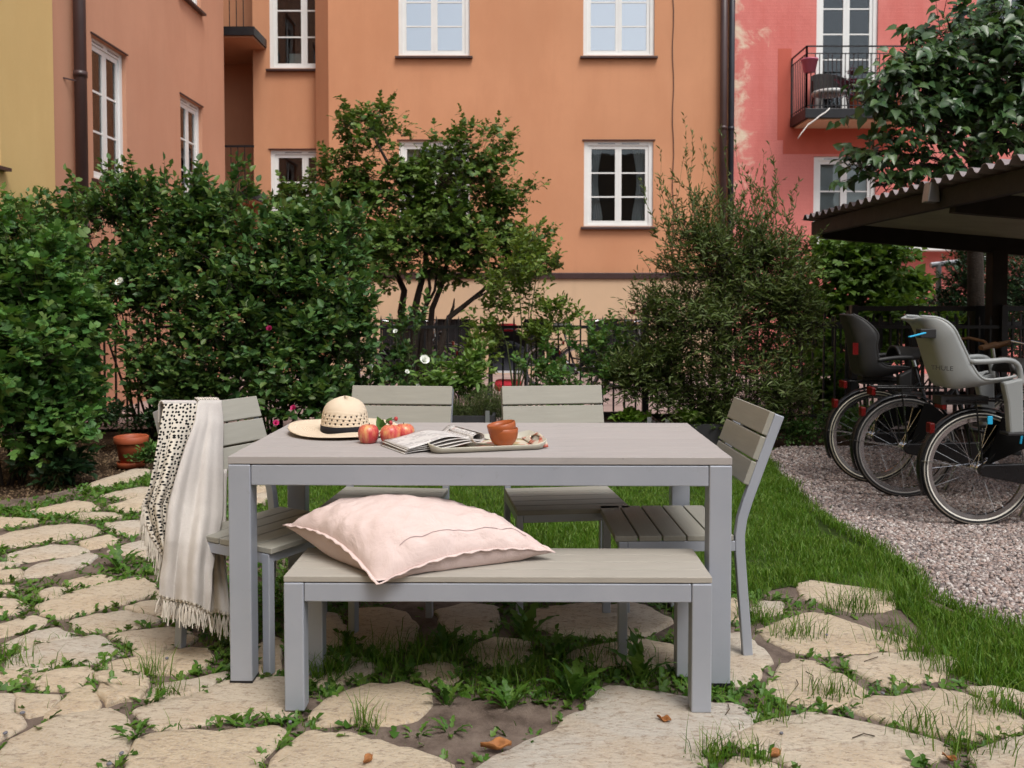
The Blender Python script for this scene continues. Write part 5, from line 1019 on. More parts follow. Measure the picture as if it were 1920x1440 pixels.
def make_bike(label, loc, rz, wall_m, bar_m='chrome', letters=None, group='bicycles parked by the shelter', name='bicycle'):
    bk = thing(name, label, 'bicycle', loc, rz, group); WB = 1.06; blk = MT['bike_black']
    wheel(bk, 0, wall_m); wheel(bk, WB, wall_m)
    D = math.radians
    for x, a0, a1 in ((0, D(12), D(206)), (WB, D(25), D(165))):
        m_ = arc_strip(x, R_W + .020, a0, a1, .052).build('mudguard', blk, bk, smooth=True); m_.modifiers.new('s', 'SOLIDIFY').thickness = .002
        for s in (-1, 1): MB().tube([(x, s * .045, R_W), (x + (R_W + .012) * math.cos(D(172 if x == 0 else 158)), s * .02, R_W + (R_W + .012) * math.sin(D(172 if x == 0 else 158)))], .0025, 4).build('mudguard_stay', MT['chrome'], bk)
    bb, st, hd0, hd1 = Vector((.44, 0, .285)), Vector((.285, 0, .80)), Vector((.885, 0, .60)), Vector((.845, 0, .80))
    fr = MB(); fr.tube([bb, st], .016, 10); fr.tube([hd0 - Vector((0, 0, .02)), bb], .018, 10); fr.tube([hd0, hd1], .02, 10); fr.tube([hd1 - Vector((-.01, 0, .06)), (.68, 0, .50), (.50, 0, .42), (.395, 0, .44)], .014, 10)
    for s in (-1, 1): fr.tube([(0, s * .055, R_W), (.30, s * .045, .29), tuple(bb)], .009, 8); fr.tube([(0, s * .055, R_W), (.16, s * .035, .54), (.31, s * .012, .70)], .008, 8); fr.tube([tuple(hd0), (.915, s * .045, .52), (.985, s * .055, .40), (WB, s * .055, R_W)], .010, 8)
    fr.build('bike_frame', blk, bk, smooth=True)
    cap = [(math.cos(a) * .034, math.sin(a) * .034) for a in [math.pi / 2 + k * math.pi / 8 for k in range(9)]]; cap = [(x, z + R_W) for x, z in cap] + [(bb.x + .082 * math.cos(a), bb.z + .082 * math.sin(a)) for a in [-math.pi / 2 + k * math.pi / 10 for k in range(11)]]
    cc = MB().prism(cap, lambda p: (p[0], -.085, p[1]), (0, .035, 0)).build('chain_case', blk, bk, bev=.006)
    if letters:
        cu = bpy.data.curves.new('lettering', 'FONT'); cu.body = letters; cu.size = .045; tmp = bpy.data.objects.new('lettering', cu); COL.objects.link(tmp); dg = bpy.context.evaluated_depsgraph_get(); me = bpy.data.meshes.new_from_object(tmp.evaluated_get(dg)); bpy.data.objects.remove(tmp)
        me.materials.append(MT['grey_metal']); o = link('lettering', me, cc); o.location = (.22, -.0875, .29); o.rotation_euler = (math.radians(90), 0, 0)
    MB().tube([(bb.x, -.10, bb.z), (bb.x, .10, bb.z)], .014, 8).tube([(bb.x, -.10, bb.z), (bb.x + .13, -.10, bb.z - .10)], .010, 6).tube([(bb.x, .10, bb.z), (bb.x - .13, .10, bb.z + .10)], .010, 6).build('crank', MT['chrome'], bk)
    for s in (-1, 1): MB().box((bb.x - s * .13 * -1 * (1 if s < 0 else 1) if False else (bb.x + .13 if s < 0 else bb.x - .13), s * .145, bb.z - .10 if s < 0 else bb.z + .10), (.09, .08, .022)).build('pedal', MT['rubber'], bk, bev=.004)
    rk = MB()
    for s in (-1, 1): rk.tube([(-.20, s * .055, .705), (.22, s * .06, .705)], .006, 6).tube([(0, s * .058, R_W), (-.05, s * .06, .705)], .005, 6)
    for x in (-.20, -.08, .05, .20): rk.tube([(x, -.06, .705), (x, .06, .705)], .006, 6)
    rk.build('rack', blk, bk)
    MB().box((-.215, 0, .68), (.025, .09, .05)).build('rear_light', MT['redplastic'], bk, bev=.005); MB().box(((R_W + .03) * math.cos(D(140)), 0, R_W + (R_W + .03) * math.sin(D(140))), (.03, .05, .06)).build('reflector', MT['redplastic'], bk, bev=.006)
    for s in (-1, 1):
        pts = [(0, 0)] + [(.285 * math.cos(D(a)), .285 * math.sin(D(a))) for a in range(24, 76, 6)]; MB().prism(pts, lambda p: (p[0] + .012, s * .052, p[1] + R_W + .02), (0, s * .002, 0)).build('skirt_guard', MT['net'], bk)
    MB().tube([st, st + Vector((-.03, 0, .10))], .013, 8).build('seat_post', MT['chrome'], bk)
    sd = MB().grid(16, 10, lambda a, t_: (.13 + a * .27, (t_ - .5) * 2 * (.095 * (1 - a) ** 1.1 + .018), .90 + .03 * (1 - (t_ * 2 - 1) ** 2) + .018 * (1 - a) ** 2 - .05 * abs(t_ * 2 - 1) ** 3)); o = sd.build('saddle', MT['leather'], bk, smooth=True); o.modifiers.new('s', 'SOLIDIFY').thickness = .02
    MB().tube([hd1, (.825, 0, .93)], .013, 8).build('stem', MT['chrome'], bk)
    hbp = [(.62, -.27, .945), (.70, -.275, .965), (.80, -.25, .985), (.855, -.15, .965), (.83, -.05, .935), (.83, .05, .935), (.855, .15, .965), (.80, .25, .985), (.70, .275, .965), (.62, .27, .945)]
    MB().tube(hbp, .011, 8).build('handlebar', MT[bar_m], bk, smooth=True)
    for s in (-1, 1): MB().tube([(.60, s * .268, .94), (.71, s * .274, .966)], .016, 8).build('grip', MT['cork'], bk)
    MB().lathe([(0, -.03), (.03, -.02), (.036, .02), (.03, .03), (0, .032)], 14, (.93, 0, .80), Matrix.Rotation(math.radians(90), 3, 'Y')).build('headlight', blk, bk, smooth=True)
    MB().tube([(.40, .06, .28), (.33, .15, .012)], .009, 6).build('kickstand', MT['chrome'], bk)
    MB().tube([(.83, -.06, .95), (.90, -.10, .80), (.87, -.03, .62), (.60, -.02, .42)], .003, 4).build('brake_cable', MT['rubber'], bk)
    return bk
b1p, b2p, b3p = at(1637, 830, 6.12), at(1693, 848, 5.68), at(1833, 887, 4.95)
make_bike('black bicycle with cream walled tyres carrying the dark grey child seat', (b1p.x, 6.12, GRAVEL_Z), math.radians(2), MT['cream_rubber'], 'cork')
make_bike('black bicycle with grey walled tyres standing between the child seat bicycles', (b2p.x, 5.66, GRAVEL_Z), math.radians(-1), MT['grey_rubber'])
make_bike('black bicycle with white walled tyres carrying the light grey child seat', (b3p.x, 4.95, GRAVEL_Z), math.radians(1), MT['white_rubber'], 'chrome', 'VELO')
MT['seat_grey'] = simple('light_grey_plastic', (.27, .285, .285), .42, .06, 5, .05, 200); MT['seat_dark'] = simple('charcoal_plastic', (.022, .022, .023), .5, .15, 5, .1, 200); MT['cyan'] = simple('blue_plastic', (.02, .36, .62), .4, .1, 8, 0)
def interp(tab, n):
    out = []
    for k in range(n + 1):
        x = k / n * (len(tab) - 1); i = min(len(tab) - 2, int(x)); f_ = x - i
        p0, p1, p2, p3 = tab[max(0, i - 1)], tab[i], tab[i + 1], tab[min(len(tab) - 1, i + 2)]
        out.append(tuple(.5 * (2 * p1[j] + (p2[j] - p0[j]) * f_ + (2 * p0[j] - 5 * p1[j] + 4 * p2[j] - p3[j]) * f_ ** 2 + (3 * p1[j] - p0[j] - 3 * p2[j] + p3[j]) * f_ ** 3) for j in (0, 1)))
    return out
def child_seat(label, Y0, S, W, arm, leg, m, hw=.142, letters=None):
    c0 = at(*S[len(S) // 2], Y0); cs = thing('child_bike_seat', label, 'bike seat', (c0.x, Y0, .66), 0, 'child seats on the bicycles')
    n = 30; Sx, Wx = interp(S, n), interp(W, n)
    def fn(a, t_):
        i = int(round(t_ * n)); s_, w_ = at(*Sx[i], Y0), at(*Wx[i], Y0); q = abs(a * 2 - 1); sg = 1 if a > .5 else -1
        taper = .62 + .38 * min(1, t_ * 3.5); k = max(0, (q - .45) / .55)
        y = hw * taper * (q / .45 * .62 if q < .45 else .62 + .38 * math.sin(k * math.pi / 2)); p = s_.lerp(w_, k ** 1.35); return (p.x, Y0 + sg * y, p.z)
    o = MB().grid(24, n, fn).build('shell', m, cs, True, smooth=True); sm = o.modifiers.new('s', 'SOLIDIFY'); sm.thickness = .012; sm.offset = 0
    for sg in (-1, 1):
        y = Y0 + sg * hw
        pts = [at(u, v, Y0) for u, v in interp(arm, 14)]; MB().tube([(p.x, y, p.z) for p in pts], .015, 8).build('armrest', m, cs, True, smooth=True)
        lp = [at(u, v, Y0) for u, v in leg]; MB().prism([(p.x, p.z) for p in lp], lambda p: (p[0], y - .03, p[1]), (0, .05, 0)).build('foot_guard', m, cs, True, bev=.012)
        fp = at(*leg[2], Y0); fq = at(*leg[3], Y0); MB().b2((fq.x - .02, y - .045, fq.z - .005), (fp.x + .06, y + .045, fq.z + .012)).build('foot_rest', MT['seat_dark'], cs, True, bev=.005)
        rm = [fn(.5 + sg * .5, k / 30) for k in range(31)]; MB().tube(rm, .009, 6).build('rim', m, cs, True, smooth=True)
    MB().b2((c0.x + .02, Y0 - .05, .655), (c0.x + .28, Y0 + .05, .70)).build('mount', MT['seat_dark'], cs, True)
    return cs
g = child_seat('light grey child bike seat with blue straps', 4.95, [(1697, 598), (1716, 606), (1730, 630), (1740, 660), (1751, 695), (1766, 723), (1800, 722), (1835, 716), (1858, 712)], [(1712, 593), (1742, 596), (1762, 610), (1776, 636), (1787, 659), (1799, 684), (1818, 706), (1852, 706), (1878, 701)], [(1794, 675), (1830, 674), (1864, 672), (1881, 680), (1886, 698), (1887, 716)], [(1850, 712), (1886, 704), (1888, 804), (1862, 806), (1858, 750)], MT['seat_grey'])
y_ = 4.95 - .13
MB().bar(at(1735, 624, 4.78), at(1704, 632, 4.76), .02, .008).build('strap', MT['cyan'], g, True, bev=.003); MB().b2(Vector(at(1726, 634, y_)), Vector(at(1746, 616, y_ + .06))).build('buckle_slot', MT['seat_dark'], g, True, bev=.004)
MB().b2(Vector(at(1852, 796, 4.75)), Vector(at(1860, 780, 4.76))).build('buckle', MT['cyan'], g, True, bev=.003); MB().tube([at(1908, 794, 4.9), at(1917, 808, 4.9), at(1913, 832, 4.9)], .007, 6).build('strap', MT['cyan'], g, True)
cu = bpy.data.curves.new('lettering', 'FONT'); cu.body = 'THULE'; cu.size = .036; cu.extrude = .001; tmp = bpy.data.objects.new('lettering', cu); COL.objects.link(tmp); me = bpy.data.meshes.new_from_object(tmp.evaluated_get(bpy.context.evaluated_depsgraph_get())); bpy.data.objects.remove(tmp); me.materials.append(MT['seat_dark'])
o = link('lettering', me); p = at(1742, 693, 4.80); o.location = (p.x + .012, 4.806, p.z); o.rotation_euler = (math.radians(90), math.radians(2), math.radians(-28)); par(o, g, True)
d = child_seat('dark charcoal child bike seat with a red sticker', 6.12, [(1580, 589), (1588, 612), (1596, 640), (1601, 668), (1607, 698), (1625, 705), (1650, 702), (1668, 697)], [(1590, 589), (1612, 602), (1630, 624), (1628, 648), (1633, 672), (1646, 683), (1668, 684), (1688, 686)], [(1630, 673), (1650, 670), (1672, 668), (1694, 668)], [(1666, 700), (1690, 688), (1689, 732), (1668, 734), (1666, 715)], MT['seat_dark'])
MB().b2(at(1599, 665, 5.985), at(1609, 643, 5.99)).build('sticker', MT['redplastic'], d, True)
# things parked beyond the fence
MT['red_cloth'] = simple('red_cloth', (.42, .015, .03), .8, .15, 10, .2); MT['dark_cloth'] = simple('dark_cloth', (.02, .021, .028), .8, .2, 10, .2); MT['white_metal'] = simple('white_metal', (.7, .7, .72), .35, .05, 10, 0)
sp = at(953, 700, 10.6); st = thing('stroller', 'dark pushchair with red seat and basket behind the fence', 'stroller', (sp.x, 10.6, -.045))
for s in (-1, 1):
    MB().tube([(s * .22, -.25, .12), (s * .22, 0, .5), (s * .22, .25, .95), (s * .20, .38, 1.0)], .016, 8).build('frame_tube', MT['black_metal'], st)
    for y in (-.3, .3): MB().lathe([(.0, -.02), (.10, -.02), (.115, 0), (.10, .02), (0, .02)], 20, (s * .25, y, .112), Matrix.Rotation(math.radians(90), 3, 'Y')).build('wheel', MT['rubber'], st)
MB().grid(10, 10, lambda a, t_: ((a - .5) * .40, -.22 + .42 * t_, .42 + .45 * t_ ** 2 + .02 * math.sin(a * 6))).build('seat', MT['dark_cloth'], st, smooth=True)
MB().grid(10, 10, lambda a, t_: ((a - .5) * .42, -.25 + .34 * math.sin(t_ * 1.6), .72 + .22 * math.cos(t_ * 1.6 - .3) - .10 * (a * 2 - 1) ** 2)).build('hood', MT['dark_cloth'], st, smooth=True)
MB().b2((-.16, -.24, .20), (.16, .10, .32)).build('basket', MT['red_cloth'], st, bev=.04); MB().b2((-.12, -.16, .90), (.10, -.06, .99)).build('cushion', MT['red_cloth'], st, bev=.03); MB().b2((-.15, -.27, .42), (.15, -.25, .445)).build('bumper_bar', MT['white_metal'], st)
for (u, Yb, rz, lab) in ((700, 12.4, .06, 'parked city bicycle behind the fence below the small tree'), (1020, 12.7, -.05, 'parked city bicycle behind the fence next to the pushchair'), (1085, 12.2, .1, 'parked city bicycle in front of the basement grille behind the fence'), (820, 12.0, 3.1, 'parked city bicycle behind the white roses and the fence')):
    x = at(u, 600, Yb).x; make_bike(lab, (x, Yb, -.045), rz, MT['rubber'], group='bicycles parked behind the fence')
MT['yellow_pl'] = simple('orange_plastic', (.5, .2, .02), .5, .1, 8, 0)
# raised planter boxes
MT['planter'] = simple('dark_planter_board', (.030, .030, .034), .6, .2, 8, .1)
def planter(u0, u1, v, Y, label):
    a, b = at(u0, v, Y), at(u1, v, Y); h = a.z + .07; pl = thing('planter_box', label, 'planter', ((a.x + b.x) / 2, Y, -.07)); w_ = (b.x - a.x) / 2
    for yy in (0, .7): MB().b2((-w_, yy, 0), (w_, yy + .025, h)).build('board', MT['planter'], pl)
    for s in (-1, 1): MB().b2((s * w_ - .012, .026, 0), (s * w_ + .012, .699, h)).build('board', MT['planter'], pl)
    for s in (-1, 1): MB().b2((s * (w_ - .05) - .018, -.012, h - .10), (s * (w_ - .05) + .018, -.001, h + .045)).build('bracket', MT['grey_metal'], pl)
    MB().b2((-w_ + .013, .026, 0), (w_ - .013, .699, h - .04)).build('soil', MT['soil'], pl)
planter(600, 925, 780, 7.6, 'dark raised planter box with metal brackets behind the table')
planter(945, 1228, 792, 7.6, 'dark raised planter box behind the stacked bowls chair'); planter(1240, 1400, 796, 7.6, 'short dark planter box under the willowy shrub')
# lantern among the roses
p = at(330, 392, 8.4); ln = thing('garden_lantern', 'black lantern cap rising out of the rose hedge', 'lantern', (p.x, 8.4, -.07))
MB().tube([(0, 0, 0), (0, 0, p.z - .1)], .02, 8).build('post', MT['black_metal'], ln); MB().lathe([(0, p.z + .10), (.01, p.z + .09), (.02, p.z + .06), (.085, p.z), (.085, p.z - .02), (.06, p.z - .02), (.05, p.z - .16), (0, p.z - .16)], 6).build('cap', MT['black_metal'], ln)
# ------------------------------------------------------------------ plants
MT['rose'] = leafmat('rose_leaf', [(0.044, 0.108, 0.033), (0.069, 0.158, 0.047), (0.097, 0.202, 0.058), (0.151, 0.250, 0.056), (0.166, 0.228, 0.070)], .42, .28)
MT['currant'] = leafmat('currant_leaf', [(0.056, 0.148, 0.035), (0.083, 0.207, 0.049), (0.138, 0.276, 0.056), (0.166, 0.228, 0.070)], .48, .30)
MT['maple'] = leafmat('small_tree_leaf', [(0.052, 0.115, 0.021), (0.087, 0.167, 0.028), (0.138, 0.222, 0.037), (0.166, 0.228, 0.070)], .45, .28)
MT['lightrose'] = leafmat('light_rose_leaf', [(0.102, 0.176, 0.030), (0.157, 0.243, 0.044), (0.229, 0.287, 0.061)], .45, .35)
MT['willow'] = leafmat('willow_leaf', [(0.070, 0.120, 0.028), (0.107, 0.161, 0.040), (0.153, 0.203, 0.061), (0.199, 0.231, 0.100)], .5, .25)
MT['heart'] = leafmat('heart_leaf', [(0.039, 0.091, 0.031), (0.058, 0.123, 0.037), (0.086, 0.157, 0.040), (0.084, 0.150, 0.043)], .36, .22, .5)
MT['hydra'] = leafmat('broad_leaf', [(0.092, 0.182, 0.033), (0.138, 0.253, 0.049), (0.199, 0.307, 0.067)], .5, .3)
MT['dark'] = leafmat('dark_leaf', [(0.017, 0.050, 0.020), (0.028, 0.071, 0.026), (0.043, 0.092, 0.028)], .45, .25)
MT['fresh'] = leafmat('fresh_leaf', [(0.078, 0.168, 0.017), (0.123, 0.235, 0.022), (0.179, 0.291, 0.039)], .5, .35)
MT['bark'] = simple('dark_bark', (.035, .026, .020), .9, .3, 12, .6, 60, bdist=.02); MT['greenstem'] = simple('green_stem', (.07, .09, .03), .7, .2, 20, .2)
MT['petal_w'] = simple('white_petal', (.78, .80, .74), .7, .05, 20, 0); MT['petal_p'] = simple('pink_petal', (.55, .03, .16), .6, .15, 20, 0); MT['petal_r'] = simple('dark_red_leaf', (.10, .01, .03), .6, .3, 20, 0)
MT['tan'] = leafmat('dry_flower_head', [(0.312, 0.185, 0.085), (0.497, 0.341, 0.170), (0.568, 0.426, 0.256)], .8, .2)
def BL(u, v, Y, ru, rv, ry=None):
    p = at(u, v, Y); k = Y / FPX; return (p.x, p.y, p.z, ru * k, ry if ry is not None else (ru + rv) / 2 * k * .8, rv * k)
def unit(v): return v / (np.linalg.norm(v, axis=1)[:, None] + 1e-9)
def sprays(blobs, n, shell=.30, seed=0.0, zmin=.0, clump=11, csize=None):
    B = np.array(blobs); wgt = (B[:, 3] * B[:, 4] * B[:, 5]) ** (2 / 3.); wgt /= wgt.sum()
    i = RNG.choice(len(B), n, p=wgt); d = unit(RNG.normal(size=(n, 3)))
    lump = np.array([noise.noise((a[0] * 2.1 + seed + k, a[1] * 2.1, a[2] * 2.1)) for a, k in zip(d, i)])
    r = np.clip(1 - np.abs(RNG.normal(0, shell, n)), .05, 1.0) * (1 + .32 * lump) 
    P = B[i, :3] + d * r[:, None] * B[i, 3:6]
    if clump:
        nc = max(4, n // clump); c_ = P[:nc]; dc = d[:nc]; ic = i[:nc]; j = RNG.integers(0, nc, n); sz = RNG.uniform(.5, 1.4, nc)[j] * (csize or np.minimum(.085, .24 * B[ic, 3:6].mean(1))[j])
        off = RNG.normal(size=(n, 3)) * np.array([1, 1, .62]) * sz[:, None]; P = c_[j] + off; d = unit(dc[j] * .7 + unit(off) * .6 + np.array([0, 0, .25])); i = ic[j]
    ok = P[:, 2] > zmin; return P[ok], d[ok], i[ok]
def spray_leaves(P, d, k, twig, L, W, tpl, up=.5, spread=1.0, droop=0.0, lvar=.42):
    n = len(P); dirs = unit(d * .8 + np.array([0, 0, up]) + RNG.normal(0, .35, (n, 3)))
    tl = twig * RNG.uniform(.5, 1.2, n); Ps, Ds, Ns, Ls = [], [], [], []
    for j in range(k):
        f = (j + .7) / k; sgn = 1 if j % 2 else -1
        side = unit(np.cross(dirs, np.tile((0, 0, 1.), (n, 1)) + RNG.normal(0, .25, (n, 3))))
        Ps.append(P + dirs * (tl * f)[:, None] + RNG.normal(0, .006, (n, 3)))
        lf = dirs * (.55 if j < k - 1 else 1.2) + side * sgn * spread * (1 if j < k - 1 else .1) + RNG.normal(0, .28, (n, 3)) + np.array([0, 0, -droop])
        Ds.append(lf); Ns.append(np.array([0, 0, 1.]) * .9 + RNG.normal(0, .42, (n, 3)) + d * .25); Ls.append(L * RNG.uniform(1 - lvar, 1 + lvar, n))
    P2, D2, N2, L2 = np.vstack(Ps), np.vstack(Ds), np.vstack(Ns), np.concatenate(Ls)
    return P2, D2, N2, L2, L2 * W / L, dirs, tl
def twigs_mesh(P, dirs, tl, r=.0018):
    n = len(P); a = unit(np.cross(dirs, RNG.normal(size=(n, 3)))); b = np.cross(dirs, a); V = np.zeros((n, 6, 3)); E = P + dirs * tl[:, None]; S0 = P - dirs * (tl * .6)[:, None]
    for k in range(3):
        o = (a * math.cos(k * 2.094) + b * math.sin(k * 2.094)); V[:, k] = S0 + o * r * 1.5; V[:, 3 + k] = E + o * r * .6
    F = np.concatenate([(np.arange(n) * 6)[:, None] + np.array([[k, (k + 1) % 3, 3 + (k + 1) % 3, 3 + k]]) for k in range(3)])
    return V.reshape(-1, 3), F
def shrub(name, label, cat, base, blobs, nsp, k, twig, L, W, tpl, m, group=None, stems=7, stem_r=.012, shell=.30, up=.5, spread=1.0, droop=0, seed=0.0, zmin=.0, barkm='bark', stem_part='stem', smooth=True, shoots=0):
    t_ = thing(name, label, cat, base, 0, group)
    P, d, bi = sprays(blobs, nsp, shell, seed, zmin)
    if shoots:
        B = np.array(blobs); top = B[np.argsort(-(B[:, 2] + B[:, 5]))][:max(2, len(B) // 2)]
        ii = RNG.integers(0, len(top), shoots); aa = RNG.uniform(0, 6.283, shoots); q = np.stack([np.cos(aa) * .55, np.sin(aa) * .55, np.full(shoots, .82)], 1) * top[ii, 3:6] + top[ii, :3]
        dd = unit(np.stack([np.cos(aa) * .5, np.sin(aa) * .5, np.full(shoots, 1.0)], 1) + RNG.normal(0, .2, (shoots, 3))); ln = RNG.uniform(.08, .34, shoots)
        Q = np.vstack([q + dd * (ln * f)[:, None] for f in (.25, .5, .75, 1.0)]); P = np.vstack([P, Q]); d = np.vstack([d] + [dd] * 4)
    P2, D2, N2, L2, W2, dirs, tl = spray_leaves(P, d, k, twig, L, W, tpl, up, spread, droop)
    V, F = leaf_arrays(P2, D2, N2, L2, W2, tpl); b0 = np.array(base)
    tag(link('crown', np_mesh('crown', V - b0, F, m, smooth), t_), kind='stuff')
    V, F = twigs_mesh(P, dirs, tl); tag(link('twigs', np_mesh('twigs', V - b0, F, MT[barkm]), t_), kind='stuff')
    for s in range(stems):
        b_ = blobs[s % len(blobs)]; e = Vector((b_[0] + rnd(-.3, .3) * b_[3], b_[1] + rnd(-.3, .3) * b_[4], b_[2] + rnd(-.1, .5) * b_[5])) - Vector(base); o0 = Vector((rnd(-.12, .12), rnd(-.1, .1), 0))
        mid = o0.lerp(e, .5) + Vector((rnd(-.08, .08), rnd(-.08, .08), e.z * .12)); MB().tube([o0 - Vector((0, 0, .03)), o0.lerp(mid, .5) + Vector((rnd(-.03, .03), 0, 0)), mid, mid.lerp(e, .55) + Vector((rnd(-.04, .04), 0, 0)), e], [stem_r, stem_r * .9, stem_r * .7, stem_r * .5, stem_r * .3], 6).build(stem_part, MT[barkm], t_, smooth=True)
    return t_
def gbase(u, Y): p = at(u, 700, Y); return (p.x, Y, -.075)
# left: currant bush, two rose bushes
shrub('currant_bush', 'bushy currant shrub with lobed bright green leaves beside the path', 'shrub', gbase(40, 6.3), [BL(50, 562, 6.3, 90, 75), BL(25, 690, 6.2, 120, 110), BL(100, 640, 6.4, 75, 100), BL(60, 490, 6.6, 55, 40), BL(110, 755, 6.3, 60, 70), BL(-60, 600, 6.2, 90, 160), BL(150, 580, 6.5, 50, 50), BL(40, 790, 6.1, 100, 60)], 2300, 6, .15, .062, .058, LEAF_LOBED, MT['currant'], stems=8, shoots=30)
shrub('rose_bush', 'tall dark rose bush spilling over the fence below the drainpipe', 'shrub', gbase(290, 8.0), [BL(190, 468, 8.0, 85, 55), BL(140, 530, 8.1, 85, 70), BL(300, 505, 8.0, 105, 75), BL(320, 590, 7.9, 85, 90), BL(300, 690, 7.8, 60, 70), BL(240, 545, 7.8, 90, 50), BL(95, 458, 8.2, 50, 32), BL(360, 460, 8.1, 55, 50), BL(260, 415, 8.0, 45, 38), BL(330, 740, 7.6, 70, 45)], 1900, 6, .17, .062, .040, LEAF_STD, MT['rose'], 'rose bushes along the fence', 10, shell=.38, shoots=110, seed=3)
shrub('rose_bush', 'dense rose hedge with pink blooms behind the blanket chair', 'shrub', gbase(500, 7.7), [BL(420, 435, 7.9, 60, 55), BL(470, 525, 7.8, 105, 80), BL(560, 560, 7.7, 100, 90), BL(440, 610, 7.6, 110, 100), BL(600, 640, 7.6, 75, 90), BL(500, 700, 7.5, 120, 70), BL(620, 500, 7.9, 60, 55), BL(390, 720, 7.5, 70, 60), BL(580, 740, 7.4, 80, 50), BL(560, 475, 7.9, 45, 40), BL(640, 590, 7.6, 50, 60)], 2700, 6, .17, .068, .045, LEAF_STD, MT['rose'], 'rose bushes along the fence', 12, shell=.38, shoots=90, seed=11)
# small multi-stemmed tree
TY = 10.4; tb = thing('small_tree', 'small multi stemmed tree in front of the orange facade', 'tree', gbase(800, TY))
tblobs = [BL(690, 240, TY, 42, 45), BL(655, 315, TY, 45, 55), BL(625, 375, TY, 30, 45), BL(735, 320, TY, 60, 60), BL(730, 255, TY + .2, 35, 30), BL(860, 285, TY, 75, 48), BL(900, 345, TY, 80, 65), BL(800, 380, TY, 85, 70), BL(780, 440, TY - .2, 110, 60), BL(665, 430, TY, 50, 65), BL(945, 410, TY, 50, 60), BL(890, 440, TY - .2, 80, 50), BL(985, 470, TY, 45, 40), BL(710, 490, TY - .2, 70, 35), BL(640, 490, TY, 40, 40), BL(1010, 500, TY, 38, 22), BL(850, 480, TY, 70, 35), BL(570, 385, TY, 40, 30), BL(950, 500, TY, 50, 30)]
P, d, bi = sprays(tblobs, 2300, .42, 21., .8)
aa = RNG.uniform(0, 6.283, 60); tb_ = np.array(tblobs)[RNG.integers(0, len(tblobs), 60)]; dd = unit(np.stack([np.cos(aa), np.sin(aa) * .4, RNG.uniform(-.2, 1, 60)], 1)); Q = np.vstack([tb_[:, :3] + dd * tb_[:, 3:6] * f for f in (.95, 1.15, 1.32)]); P = np.vstack([P, Q]); d = np.vstack([d, dd, dd, dd])
P2, D2, N2, L2, W2, dirs, tl = spray_leaves(P, d, 6, .18, .070, .056, LEAF_LOBED, .25, 1.0, .15); V, F = leaf_arrays(P2, D2, N2, L2, W2, LEAF_LOBED); b0 = np.array(tb.location)
tag(link('crown', np_mesh('crown', V - b0, F, MT['maple'], True), tb), kind='stuff'); V, F = twigs_mesh(P, dirs, tl); tag(link('twigs', np_mesh('twigs', V - b0, F, MT['bark']), tb), kind='stuff')
for pts, r in (([(770, 760), (760, 640), (752, 585), (758, 545), (742, 510), (700, 450), (660, 380), (650, 320)], .055), ([(775, 760), (778, 640), (776, 588), (786, 545), (798, 500), (800, 420), (735, 320), (692, 240)], .055), ([(795, 760), (805, 640), (810, 580), (828, 535), (842, 480), (870, 380), (865, 290)], .045), ([(800, 760), (832, 630), (842, 595), (872, 572), (905, 545), (945, 500), (960, 430)], .045), ([(785, 760), (792, 600), (806, 540), (803, 510), (860, 440), (905, 350)], .03), ([(842, 600), (850, 575), (852, 560)], .025), ([(872, 572), (890, 560), (920, 545), (990, 480)], .02), ([(780, 610), (815, 545), (820, 500), (780, 430)], .022)):
    MB().tube([at(u, v, TY + .12 * math.sin(i * 1.7 + u)) - tb.location for i, (u, v) in enumerate(pts)], [r * (1 - .75 * i / (len(pts) - 1)) for i in range(len(pts))], 8).build('trunk', MT['bark'], tb, smooth=True)
# light climbing rose, white rose bushes
shrub('climbing_rose', 'pale green climbing rose growing through the iron fence', 'shrub', gbase(962, 8.6), [BL(950, 510, 8.6, 55, 35), BL(1000, 500, 8.7, 35, 28), BL(930, 560, 8.6, 42, 40), BL(990, 565, 8.6, 55, 45), BL(1045, 590, 8.6, 28, 40), BL(960, 620, 8.6, 40, 40), BL(1030, 640, 8.5, 40, 35), BL(890, 605, 8.5, 25, 25), BL(900, 650, 8.4, 20, 40)], 430, 6, .13, .056, .030, LEAF_STD, MT['lightrose'], None, 7, .010, .45, seed=31, barkm='greenstem', shoots=14)
shrub('white_rose', 'straggly white rose bush in front of the small tree', 'shrub', gbase(740, 8.2), [BL(715, 682, 8.2, 38, 32), BL(690, 730, 8.1, 60, 35), BL(790, 700, 8.2, 45, 40), BL(770, 665, 8.2, 20, 32), BL(840, 740, 8.1, 60, 30), BL(740, 750, 8.0, 60, 30), BL(660, 690, 8.1, 40, 55)], 240, 6, .14, .058, .038, LEAF_STD, MT['rose'], None, 8, .007, .45, seed=41, barkm='greenstem', shoots=16)
shrub('peony_plant', 'leafy light green plant behind the hat chair', 'plant', gbase(860, 8.15), [BL(850, 705, 8.1, 45, 32), BL(880, 698, 8.1, 35, 28), BL(820, 730, 8.0, 40, 25)], 170, 6, .13, .08, .028, LEAF_NARROW, MT['hydra'], None, 5, .006, .4, seed=47, barkm='greenstem')
shrub('rose_bush', 'low rose bush between the pale climbing rose and the willowy shrub', 'shrub', gbase(1080, 8.2), [BL(1060, 705, 8.2, 42, 38), BL(1110, 695, 8.2, 38, 32), BL(1130, 720, 8.1, 50, 40), BL(1040, 735, 8.0, 60, 35), BL(1180, 690, 8.2, 32, 32), BL(1000, 720, 8.1, 35, 35)], 270, 6, .14, .055, .040, LEAF_LOBED, MT['currant'], None, 7, .008, .4, seed=53, barkm='greenstem', shoots=18)
